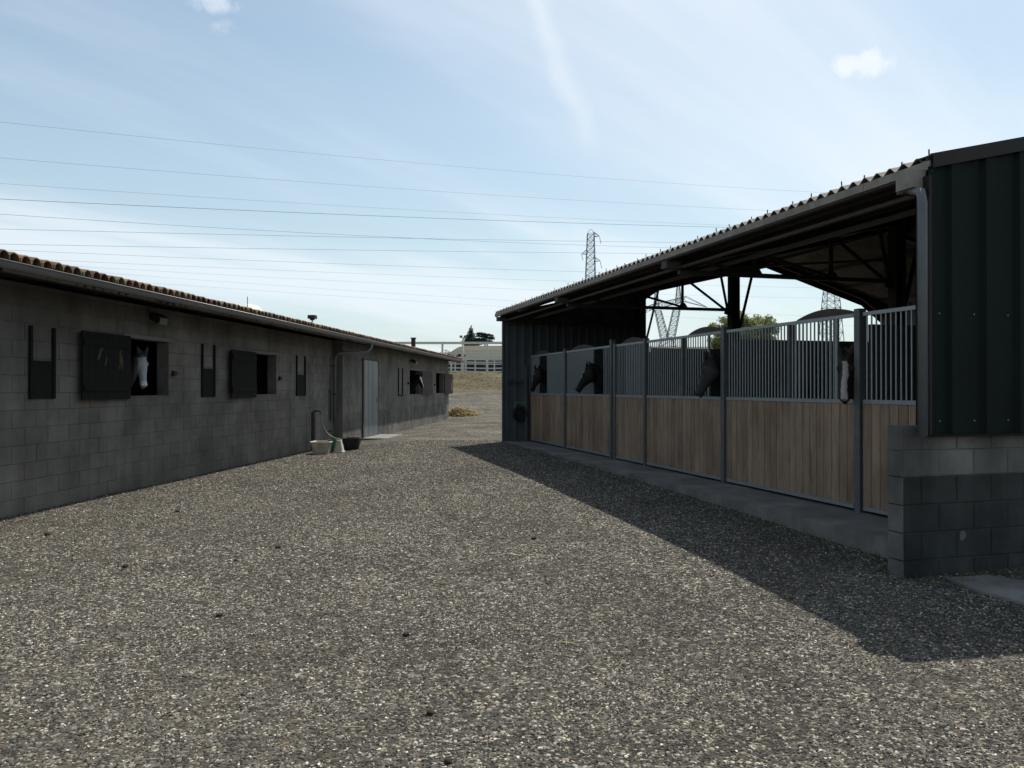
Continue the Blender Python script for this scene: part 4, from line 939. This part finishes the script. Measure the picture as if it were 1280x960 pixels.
    ml = inh & (ha > .50) & (np.abs(ba-.105) < .006); paint(ml, (0.015, 0.012, 0.012), 0.8)
    paint(co[:, 2] < .12, (0.03, 0.03, 0.03))
    ca.data.foreach_set('color', col.astype(np.float32).ravel())
    me2.materials.append(M_COAT)
    t = thing('horse', label, 'horse', fr, base, rz=rz)
    bd = bpy.data.objects.new('body', me2); link(bd, t)
    for sg in (-1, 1):
        eb = MB(); c = P+h*.168+b*.052+side*(sg*.094)
        ell_loft(eb, [(c+h*(.02*math.sin(a)), side, b, .012*max(.05, math.cos(a)), .015*max(.05, math.cos(a))) for a in [R(x) for x in (-85,-50,-20,20,50,85)]], 10)
        m_ = eb.mesh('eye', True); m_.materials.append(M_EYE); link(bpy.data.objects.new('eye', m_), t)
    # mane along the crest and forelock: many narrow hanging locks
    mn = MB(); rnd = random.Random(5)
    def lock(p, out, ln, wd, drop):
        p = Vector(p); q1 = p+out*ln*0.35+Vector((0,0,-1))*ln*0.25*drop; q2 = p+out*ln*0.5+Vector((0,0,-1))*ln*drop
        mn.tube([p, q1, q2], [wd, wd*0.8, wd*0.15], 5)
    sd_ = rings[0][1]
    for i in range(44):
        q = rnd.uniform(0.12, 1.0); c = nb + d*q + bend*math.sin(PI*q) + b*(0.05*q)
        rb = interp(q, [0, .25, .5, .75, 1], [.30, .245, .20, .165, .12]); tx = d.normalized()
        s1 = (Sd-tx*Sd.dot(tx)).normalized(); u1 = s1.cross(tx).normalized()
        if u1.z < 0: u1 = -u1
        if u1.dot(b) > 0.0 and abs(u1.z) < .3: u1 = -u1
        lock(c+u1*(rb*0.97), s1*rnd.choice((0.5, 0.6, -0.1))+u1*0.1, rnd.uniform(.12, .22), .016, 0.8)
    for i in range(9): lock(P-b*.005+side*rnd.uniform(-.035, .035)-h*.01, h*0.5-b*0.15, rnd.uniform(.09, .16), .011, 0.45)
    m_ = mn.mesh('mane', True); m_.materials.append(hair); link(bpy.data.objects.new('mane', m_), t)
    tl = MB(); tl.tube(smooth_pts([(-1.68, 0, 1.28), (-1.82, 0, 1.1), (-1.84, 0, .7), (-1.80, .02, .45)], 3), [.03]+[.05]*8+[.01], 8)
    m_ = tl.mesh('tail', True); m_.materials.append(hair); link(bpy.data.objects.new('tail', m_), t)
    return t
# right barn: local +x = -v  (rotate by 180 deg in the frame); local y = -u
def rb(label, vb, ub, poll_vu, mz_vu, coat, face, style, hair=None, roll=0.0):
    # poll and muzzle in frame (v,u,z); convert to horse axes
    pz = (-(poll_vu[0]-vb), -(poll_vu[1]-ub), poll_vu[2]-ZS); mz = (-(mz_vu[0]-vb), -(mz_vu[1]-ub), mz_vu[2]-ZS)
    hd = Vector(mz)-Vector(pz)
    return horse('r', (vb, ub, ZS), PI, pz, hd, coat, face, label, style, hair, roll)
rb('dark bay horse with a broad white blaze hanging its head over the nearest boards', 7.62, 8.75, (6.78, 8.52, 2.14), (6.63, 8.38, 1.6), (0.026, 0.018, 0.013), (0.36, 0.33, 0.315), 'blaze')
rb('dark grey horse looking left out of the stall at the middle post', 7.55, 11.95, (6.70, 11.86, 2.18), (6.57, 11.99, 1.68), (0.020, 0.020, 0.020), (0.040, 0.041, 0.041), 'dapple')
rb('dark horse with a narrow white blaze looking left, second stall from the far end', 7.55, 17.05, (6.64, 17.12, 2.20), (6.42, 17.32, 1.70), (0.011, 0.009, 0.008), (0.55, 0.52, 0.50), 'broad')
rb('all dark horse looking out of the farthest stall', 7.55, 21.1, (6.66, 20.98, 2.22), (6.56, 21.20, 1.74), (0.015, 0.012, 0.010), (0.04, 0.03, 0.03), 'none')
def lb(label, db, sb, poll, muz, coat, face, style, hair=None):
    pz = (poll[0]-db, poll[1]-sb, poll[2]-0.05); mz = (muz[0]-db, muz[1]-sb, muz[2]-0.05)
    return horse('l', (db, sb, 0.05), 0, pz, Vector(mz)-Vector(pz), coat, face, label, style, hair)
lb('grey horse with a pale face and pink muzzle looking out of the left window', -0.82, 14.75, (-0.06, 14.62, 2.33), (0.06, 14.50, 1.74), (0.045, 0.045, 0.047), (0.34, 0.37, 0.41), 'grey', M_HAIRG)
lb('black horse with a white blaze leaning out of the far left window', -0.25, 36.5, (0.42, 36.5, 2.30), (0.66, 36.3, 1.74), (0.010, 0.009, 0.009), (0.75, 0.72, 0.70), 'broad')

# ================================================================== BACKGROUND
# straw heap at the end of the left stable
rnd = random.Random(11)
mb = MB(); cx, cy = wpx(571, 45.5), 46.2; z0 = gz(cx, cy)
for i in range(2600):
    a = rnd.uniform(0, 2*PI); r_ = rnd.random()**0.6; x = cx+math.cos(a)*r_*1.0+0.35*(r_**2); y = cy+math.sin(a)*r_*1.3; h_ = 0.5*max(0.02, 1-r_)**0.9*(0.8+0.3*mnoise.noise(Vector((x*2, y*2, 0))))
    p = Vector((x, y, gz(x, y)+h_*rnd.uniform(0.6, 1.05))); d = Vector((rnd.uniform(-1, 1), rnd.uniform(-1, 1), rnd.uniform(-.35, .4))).normalized()*rnd.uniform(.08, .22)
    s_ = d.cross(Vector((0,0,1))).normalized()*0.012; mb.add([p-d-s_, p-d+s_, p+d+s_, p+d-s_], [(0,1,2,3)])
single('straw_pile', mb, M_STRAW, 'w', (cx, cy, z0), 'heap of yellow straw at the far corner of the left stable', 'straw', kind='stuff')
# straws, weeds and clods on the gravel
mb = MB()
for i in range(420):
    y = rnd.uniform(3.6, 14); x = rnd.uniform(-0.66*y, 0.5*y); x = min(x, 4.3)
    if x < -7.6+0.09*y: continue
    a = rnd.uniform(0, PI); l_ = rnd.uniform(.02, .06); d = Vector((math.cos(a), math.sin(a), rnd.uniform(-.1, .25)))*l_; p = Vector((x, y, gz(x, y)+0.02)); s_ = Vector((-d.y, d.x, 0)).normalized()*0.0015
    mb.add([p-d-s_, p-d+s_, p+d+s_, p+d-s_], [(0,1,2,3)])
single('straw_bits', mb, M_STRAW, 'w', (0, 8, -0.1), 'straw bits lying on the gravel', 'straw', kind='stuff')
mb = MB()
for i in range(900):
    u = rnd.choice((rnd.uniform(6.0, 6.15), rnd.gauss(6.05, .12))); v = rnd.uniform(5.35, 9.5)
    if rnd.random() < .35: v = rnd.uniform(5.45, 5.95); u = rnd.uniform(6.3, 9.5)
    wp = to_world('r', (v, u, 0)); z = gz(wp.x, wp.y)-0.01; h_ = rnd.uniform(.02, .09); a = rnd.uniform(0, 6.28); l_ = Vector((math.cos(a), math.sin(a), 0))
    p = Vector((wp.x, wp.y, z)); mb.add([p-l_*.006, p+l_*.006, p+Vector((rnd.gauss(0, .025), rnd.gauss(0, .025), h_))], [(0,1,2)])
for i in range(700):
    s_l = rnd.uniform(10, 44); d = (0.02 if s_l < P1 else STEP+0.02)+abs(rnd.gauss(0, .05)); wp = to_world('l', (d, s_l, 0)); z = gz(wp.x, wp.y)-0.01; h_ = rnd.uniform(.02, .07)
    if mnoise.noise(Vector((s_l*0.7, 0, 9))) < 0.05: continue
    a = rnd.uniform(0, 6.28); l_ = Vector((math.cos(a), math.sin(a), 0)); p = Vector((wp.x, wp.y, z)); mb.add([p-l_*.008, p+l_*.008, p+Vector((rnd.gauss(0, .025), rnd.gauss(0, .025), h_))], [(0,1,2)])
single('weeds', mb, M_WEED, 'w', (5, 7, -0.1), 'short weeds along the foot of the walls', 'weeds', kind='stuff')
def clod(px, py, r_, label):
    Y = 5.0
    for _ in range(12): Y = (CAMZ-gz((px-640)/1000*Y, Y))/((py-485)/1000)
    x = (px-640)/1000*Y; bm = bmesh.new(); bmesh.ops.create_icosphere(bm, subdivisions=2, radius=r_)
    for v in bm.verts:
        v.co *= 1+0.35*mnoise.noise(v.co*(1.6/r_)+Vector((px, py, 0))); v.co.z *= .7
    me = bpy.data.meshes.new('clod'); bm.to_mesh(me); bm.free(); me.materials.append(M_DUNG)
    o = bpy.data.objects.new('dung_clod', me); o.location = (x, Y, gz(x, Y)+r_*.45); link(o); props(o, label, 'dung', 'dark clods on the gravel')
for px, py, r_, lb_ in ((508, 794, .028, 'dark clod on the gravel in the middle foreground'), (275, 770, .026, 'dark clod lying left of centre on the gravel'), (60, 669, .035, 'dark clod near the left wall foot'), (157, 709, .03, 'dark clod on the gravel right of the one by the left wall'),
                        (538, 892, .024, 'dark clod lowest but one in the foreground'), (560, 952, .022, 'dark clod at the very bottom of the view'), (222, 640, .03, 'dark clod on the gravel below the empty window'), (348, 685, .03, 'dark clod far left of the shadow edge'), (667, 674, .03, 'dark clod nearest the barn shadow'), (295, 701, .02, 'small flat clod on the gravel in front of the left wall')):
    clod(px, py, r_, lb_)
# concrete strip in front of the end wall
mb = MB(); pts = []
for (px, py) in ((1180, 725), (1235, 722), (1300, 732), (1420, 745), (1420, 790), (1300, 762), (1225, 742)):
    Y = 7
    for _ in range(12): Y = (CAMZ-gz((px-640)/1000*Y, Y))/((py-485)/1000)
    x = (px-640)/1000*Y; pts.append((x, Y, gz(x, Y)+0.006))
zc_ = max(p[2] for p in pts); pts = [(p[0], p[1], p[2]-0.05) for p in pts][::-1]
mb.prism(pts, (0, 0, 0.07)); single('concrete_strip', mb, M_SLAB, 'w', (4.3, 6.8, -0.2), 'broken concrete strip lying before the end wall', 'slab', kind='structure')

# white fences on the bank
def bz(x, y): return bankz(x, y)
def rail_fence(y, xs, hs, wd, ph, rh, label, name='white_fence'):
    t = thing(name, label, 'fence', 'w', (xs[0], y, bz(xs[0], y)))
    for x in xs: part('post', MB().box(x-wd/2, x+wd/2, y-0.05, y+0.05, bz(x, y)-0.2, bz(x, y)+ph), M_WHITE, t)
    for a, b_ in zip(xs[:-1], xs[1:]):
        for h_ in hs: part('rail', MB().bar((a, y-0.07, bz(a, y)+h_), (b_, y-0.07, bz(b_, y)+h_), 0.04, rh), M_WHITE, t)
def X(px, Y): return (px-640)/1000*Y
rail_fence(67.5, [X(p, 67.5) for p in (430, 470, 505, 540, 564, 582, 608.5, 632, 680, 730, 790)], (0.09, 0.38, 0.88, 1.27), 0.15, 1.38, 0.11, 'white four rail fence along the top of the bank')
# tall white goal-like frame
t = thing('arena_frame', 'tall white post frame with one high top rail behind the rail fences', 'fence', 'w', (X(540, 73), 73, bz(-5, 73)))
fx = [X(p, 73) for p in (485, 553, 609, 680, 760)]
for x in fx: part('post', MB().box(x-0.09, x+0.09, 72.95, 73.08, bz(x, 73)-0.1, 5.85), M_WHITE, t)
for a, b_ in zip(fx[:-1], fx[1:]): part('top_rail', MB().bar((a, 73, 5.83), (b_, 73, 5.83), 0.08, 0.22), M_WHITE, t)
rail_fence(84, [X(p, 84) for p in (548, 569, 577, 594, 618, 640, 680)], (0.95, 1.40, 2.05), 0.13, 2.15, 0.10, 'pale paddock fence farther back, its top rail above the four rail fence')
# yard lamp with two heads
xl = X(579, 95); zl = bz(xl, 95)
t = thing('lamp_post', 'slender white floodlight mast with two lamp heads behind the fences', 'lamp post', 'w', (xl, 95, zl))
part('mast', MB().tube([(xl, 95, zl-0.2), (xl, 95, CAMZ+.062*95)], [.11, .07], 8), M_WHITE, t, True)
part('cross_arm', MB().box(xl-0.22, xl+0.22, 94.96, 95.04, CAMZ+.062*95, CAMZ+.062*95+0.08), M_WHITE, t)
for s_ in (-.26, .26): part('lamp_head', MB().box(xl+s_-0.16, xl+s_+0.16, 94.8, 95.1, CAMZ+.062*95+0.085, CAMZ+.062*95+0.34), M_GALVD, t)
# low red-brown shed behind the fences
zq = bz(X(590, 100), 100); x0, x1 = X(556, 100), X(650, 100)
t = thing('low_shed', 'low red-brown shed half hidden behind the white fences', 'shed', 'w', (x0, 100, zq))
part('wall', MB().box(x0, x1, 100, 104, zq-0.3, zq+1.75), M_BRICKH, t)
part('roof', MB().prism([(x0-.2, 99.8, zq+1.76), (x0-.2, 104.2, zq+1.76), (x0-.2, 102, zq+2.0)], (x1-x0+.4, 0, 0)), M_TRIM, t)
for q in range(7): part('opening', MB().box(x0+0.5+q*1.2, x0+1.2+q*1.2, 99.97, 99.999, zq+0.3, zq+1.1), M_BLACK, t)

# grass tufts on the bank
mb = MB()
for i in range(2200):
    y = 61.6+rnd.random()**0.8*6.5; x = rnd.uniform(X(535, y), X(645, y))
    z = bz(x, y)-0.02; h_ = rnd.uniform(.02, .08); a = rnd.uniform(0, 6.28); l_ = Vector((math.cos(a), math.sin(a), 0))*rnd.uniform(.05, .16)
    p = Vector((x, y, z)); mb.add([p-l_, p+l_, p+Vector((rnd.gauss(0, .09), rnd.gauss(0, .06), h_))], [(0,1,2)])
single('dry_grass', mb, M_DRYG, 'w', (-4, 64, 1.5), 'dry grass tufts on the bank', 'grass', kind='stuff')

# trees
def tree(name, label, base, h_, clumps, leaf_m, nleaf, ls, trunk_r, seed, cat='tree'):
    t = thing(name, label, cat, 'w', base); rn = random.Random(seed); B = Vector(base)
    tr_ = MB(); top = B+Vector((0, 0, h_*0.62)); tr_.tube([B-Vector((0,0,.3)), B+Vector((0.02*h_, 0, h_*.3)), top], [trunk_r, trunk_r*.75, trunk_r*.35], 8)
    for c, r_ in clumps: tr_.tube([B+Vector((0,0,h_*rn.uniform(.22, .5))), B+Vector(c)*0.6+Vector((0,0,h_*.14)), B+Vector(c)], [trunk_r*.4, trunk_r*.25, trunk_r*.08], 5)
    part('trunk', tr_, M_BARK, t, True)
    mb = MB()
    tot = sum(r_[0]*r_[1]*r_[2] for _, r_ in clumps)
    for c, r_ in clumps:
        n_ = int(nleaf*r_[0]*r_[1]*r_[2]/tot); cc = B+Vector(c)
        for i in range(n_):
            d = Vector((rn.gauss(0, 1), rn.gauss(0, 1), rn.gauss(0, 1))).normalized(); k = rn.random()**0.45
            p = cc+Vector((d.x*r_[0], d.y*r_[1], d.z*r_[2]))*k*(1+0.3*mnoise.noise((cc+d*2)*1.7))
            a = Vector((rn.gauss(0,1), rn.gauss(0,1), rn.gauss(0,1))).normalized(); b_ = a.cross(Vector((rn.gauss(0,1), rn.gauss(0,1), rn.gauss(0,1)))).normalized(); s_ = ls*rn.uniform(.6, 1.4)
            mb.add([p-a*s_, p+b_*s_*.5, p+a*s_, p-b_*s_*.5], [(0,1,2,3)])
    part('crown', mb, leaf_m, t)
    return t
rt_ = random.Random(3)
Yt = 46; cxt = X(928, Yt); hz_ = CAMZ+.100*Yt-0.75
cl = []
for i in range(95):
    a = rt_.uniform(0, 2*PI); r_ = rt_.random()**.5*1.75; zz_ = hz_*rt_.uniform(0.5, 1.0)*(1-0.16*(r_/1.75)**2)
    rr_ = rt_.uniform(.26, .5); cl.append(((math.cos(a)*r_*1.0, math.sin(a)*r_, zz_-0.15), (rr_, rr_, rr_*.85)))
tree('leafy_tree', 'light green leafy tree seen through the barn beside the thick column', (cxt, Yt, 0.8), hz_, cl, M_LEAF, 34000, .065, .16, 4)
# conifers on the hill
Yc = 250
def conif(px, w_, ytop, ybot, seed, label, n_=6):
    x = X(px, Yc); zb_ = CAMZ+(485-ybot)/1000*Yc-0.3; H = (ybot-ytop)/1000*Yc; cl = []; rn = random.Random(seed)
    for i in range(n_*3):
        q = i/(n_*3-1); ww = w_/1000*Yc*(1-q*0.92)*0.5*rn.uniform(.8, 1.2); cl.append(((rn.uniform(-.3, .3)*ww, rn.uniform(-.3, .3)*ww, H*(.08+.86*q)), (max(.25, ww), max(.25, ww), H*.09)))
    tree('conifer', label, (x, Yc, zb_), H, cl, M_LEAFD, 3800, .22, .3, seed)
conif(588.5, 23, 405, 433, 21, 'tall pointed dark conifer on the far hill')
x = X(606, Yc); zb_ = CAMZ+.053*Yc
cl = [((rt_.uniform(-3.4, 2.3), rt_.uniform(-1, 1), q_), (rt_.uniform(.8, 1.5), 1, rt_.uniform(.18, .32))) for q_ in [1.2+0.12*i for i in range(28)]]
tree('cedar', 'low spreading dark cedar right of the pointed conifer', (x, Yc, zb_-0.6), 4.5, cl, M_LEAFD, 5200, .22, .25, 8)
cl = [((rt_.uniform(-4, 4)*0.4, 0, 1.5+rt_.uniform(0, 1.5)), (.7, .7, .5)) for _ in range(8)]
for px, lb_, sd_ in ((548, 'sparse grey tree behind the eave end, left one', 31), (558, 'sparse grey tree between the eave end and the lamp mast', 32)):
    tree('bare_tree', lb_, (X(px, 120), 120, bankz(X(px, 120), 120)), 3.6, [((rt_.uniform(-.5, .5), rt_.uniform(-.5, .5), rt_.uniform(1.2, 3.4)), (.35, .35, .4)) for _ in range(9)], M_LEAFG, 420, .09, .09, sd_)
tree('round_bush', 'dark bush on the hill left of the lamp mast', (X(571, 150), 150, CAMZ+.037*150-0.6), 1.8, [((rt_.uniform(-1.2, 1.2), 0, rt_.uniform(.3, 1.1)), (.9, .6, .5)) for _ in range(8)], M_LEAFD, 1800, .16, .1, 33)

# pylons
def lattice(mb, p0, p1, w0, w1, n, r_=0.09):
    p0 = Vector(p0); p1 = Vector(p1); pr = None
    for i in range(n+1):
        q = i/n; c = p0.lerp(p1, q); w_ = (w0+(w1-w0)*q)/2
        cs = [c+Vector((sx_*w_, sy_*w_, 0)) for sx_, sy_ in ((-1,-1),(1,-1),(1,1),(-1,1))]
        for k in range(4): mb.bar(cs[k], cs[(k+1) % 4], r_*.7)
        if pr:
            for k in range(4): mb.bar(pr[k], cs[k], r_*1.25); mb.bar(pr[k], cs[(k+1) % 4], r_*.7); mb.bar(pr[(k+1) % 4], cs[k], r_*.7)
        pr = cs
def parm(mb, base, tip, hgt, r_=0.09):     # pointed cross arm
    base = Vector(base); tip = Vector(tip); sg = 1 if tip.x > base.x else -1
    for sy_ in (-.5, .5):
        mb.bar(base+Vector((0, sy_, 0)), tip, r_); mb.bar(base+Vector((0, sy_, hgt)), tip, r_)
    for q in (.35, .65): a = base.lerp(tip, q); mb.bar(a, a+Vector((0, 0, hgt*(1-q))), r_*.7)
Yp = 230; def_ = lambda px, py, Y: Vector((X(px, Y), Y, CAMZ+(485-py)/1000*Y))
t = thing('pylon', 'narrow lattice pylon with three staggered arms above the barn eave', 'pylon', 'w', (X(738, Yp), Yp, 6))
mb = MB(); lattice(mb, def_(738, 360, Yp), def_(738.5, 292, Yp), 2.9, 1.9, 9, .13); lattice(mb, (X(738, Yp), Yp, 6), def_(738, 360, Yp), 5.5, 2.9, 5, .13)
part('tower', mb, M_PYLON, t)
mb = MB()
for k in range(8):
    a, b_ = PI*k/8, PI*(k+1)/8; c = def_(738.5, 292, Yp); mb.bar(c+Vector((.8*math.cos(a), 0, 1.2*math.sin(a))), c+Vector((.8*math.cos(b_), 0, 1.2*math.sin(b_))), .1)
part('peak', mb, M_PYLON, t)
for (bx, tx_, py) in ((742, 749.5, 296), (734, 727, 317.5), (742, 750.5, 327)):
    mb = MB(); parm(mb, def_(bx, py, Yp), def_(tx_, py-1 if tx_ > bx else py, Yp), 1.4*1.0, .11); q = def_(tx_, py, Yp); mb.bar(q, q+Vector((0.4, 0, -1.9)), .13); part('cross_arm', mb, M_PYLON, t)
Yp = 250
t = thing('pylon', 'forked lattice pylon with a wide top beam seen through the barn', 'pylon', 'w', (X(834, Yp), Yp, 8))
mb = MB(); lattice(mb, def_(831, 424, Yp), def_(822.5, 388, Yp), 2.4, 1.8, 7, .12); part('fork_arm', mb, M_PYLON, t)
mb = MB(); lattice(mb, def_(838, 424, Yp), def_(846.5, 384, Yp), 2.4, 2.0, 7, .12); part('fork_arm', mb, M_PYLON, t)
mb = MB(); lattice(mb, (X(834.5, Yp), Yp, 8), def_(834.5, 424, Yp), 6, 4.0, 4, .14); part('tower', mb, M_PYLON, t)
mb = MB(); 
for sy_ in (-1, 1):
    a0 = def_(812, 388, Yp); a1 = def_(857, 377, Yp); o_ = Vector((0, sy_, 0)); up = Vector((0, 0, 1.6))
    mb.bar(a0+o_, a1+o_, .14); mb.bar(a0+o_+up, a1+o_+up, .12)
    for k in range(10): p = a0.lerp(a1, k/10)+o_; q = a0.lerp(a1, (k+1)/10)+o_; mb.bar(p, q+up, .09); mb.bar(p+up, q, .09)
    mb.bar(a1+o_, def_(884, 384, Yp), .14); mb.bar(a1+o_+up, def_(884, 384, Yp), .12); mb.bar(a0+o_, def_(806, 392, Yp), .12); mb.bar(a0+o_+up, def_(806, 392, Yp), .12)
part('top_beam', mb, M_PYLON, t)
mb = MB()
for (px, py, pb) in ((820.5, 361, 385), (848, 353, 378)): lattice(mb, def_(px, pb, Yp), def_(px, py+3, Yp), 1.7, .7, 5, .1); mb.bar(def_(px, py+3, Yp), def_(px, py, Yp), .12)
part('peak', mb, M_PYLON, t)
Yp = 190
t = thing('pylon', 'straight lattice pylon rising behind the nearest stall, right of the leafy tree', 'pylon', 'w', (X(1039, Yp), Yp, 6))
mb = MB(); lattice(mb, (X(1039, Yp), Yp, 6), def_(1039, 385, Yp), 5.2, 3.3, 5, .11); lattice(mb, def_(1039, 385, Yp), def_(1039, 340, Yp), 3.3, 2.0, 5, .11); part('tower', mb, M_PYLON, t)
# wires
P0w = Vector((-140, 130)); P1w = Vector((150, 262))
def tpx(px): # parameter where the plan line crosses this bearing
    k = (px-640)/1000; dx = P1w.x-P0w.x; dy = P1w.y-P0w.y; return (k*P0w.y-P0w.x)/(dx-k*dy)
wl = [(152, 213.5, 3.0, .030), (197, 245, 2.4, .030), (229, 269, 2.2, .028), (248.5, 276, 1.8, .060), (267.5, 303, 3.4, .040), (286, 300, 1.2, .042), (305, 315, .9, .040), (312, 337, 1.8, .032), (322, 349, 1.6, .024), (327, 361, 2.6, .020), (331, 376, 2.2, .018), (340, 384, 1.4, .018)]
for i, (y0, y1, sag, r_) in enumerate(wl):
    ta, tb = tpx(0), tpx(640)
    za = CAMZ+(485-y0)/1000*(P0w.lerp(P1w, ta)).y; zb2 = CAMZ+(485-y1)/1000*(P0w.lerp(P1w, tb)).y
    f = lambda q: 4*sag*q*(q-1)
    bb = ((zb2-f(tb))-(za-f(ta)))/(tb-ta); aa = za-f(ta)-bb*ta
    pts = [(*P0w.lerp(P1w, k/40), aa+bb*k/40+f(k/40)) for k in range(41)]
    names = ['highest', 'second highest', 'third highest', 'fourth and boldest', 'fifth', 'sixth', 'seventh', 'eighth', 'ninth, faint', 'tenth, faint', 'eleventh, very faint', 'lowest, very faint']
    single('power_line', MB().tube(pts, r_*0.75, 5), M_WIRE, 'w', pts[0], names[i]+' power line across the sky, counted from the top at the left edge', 'power line', 'overhead power lines')
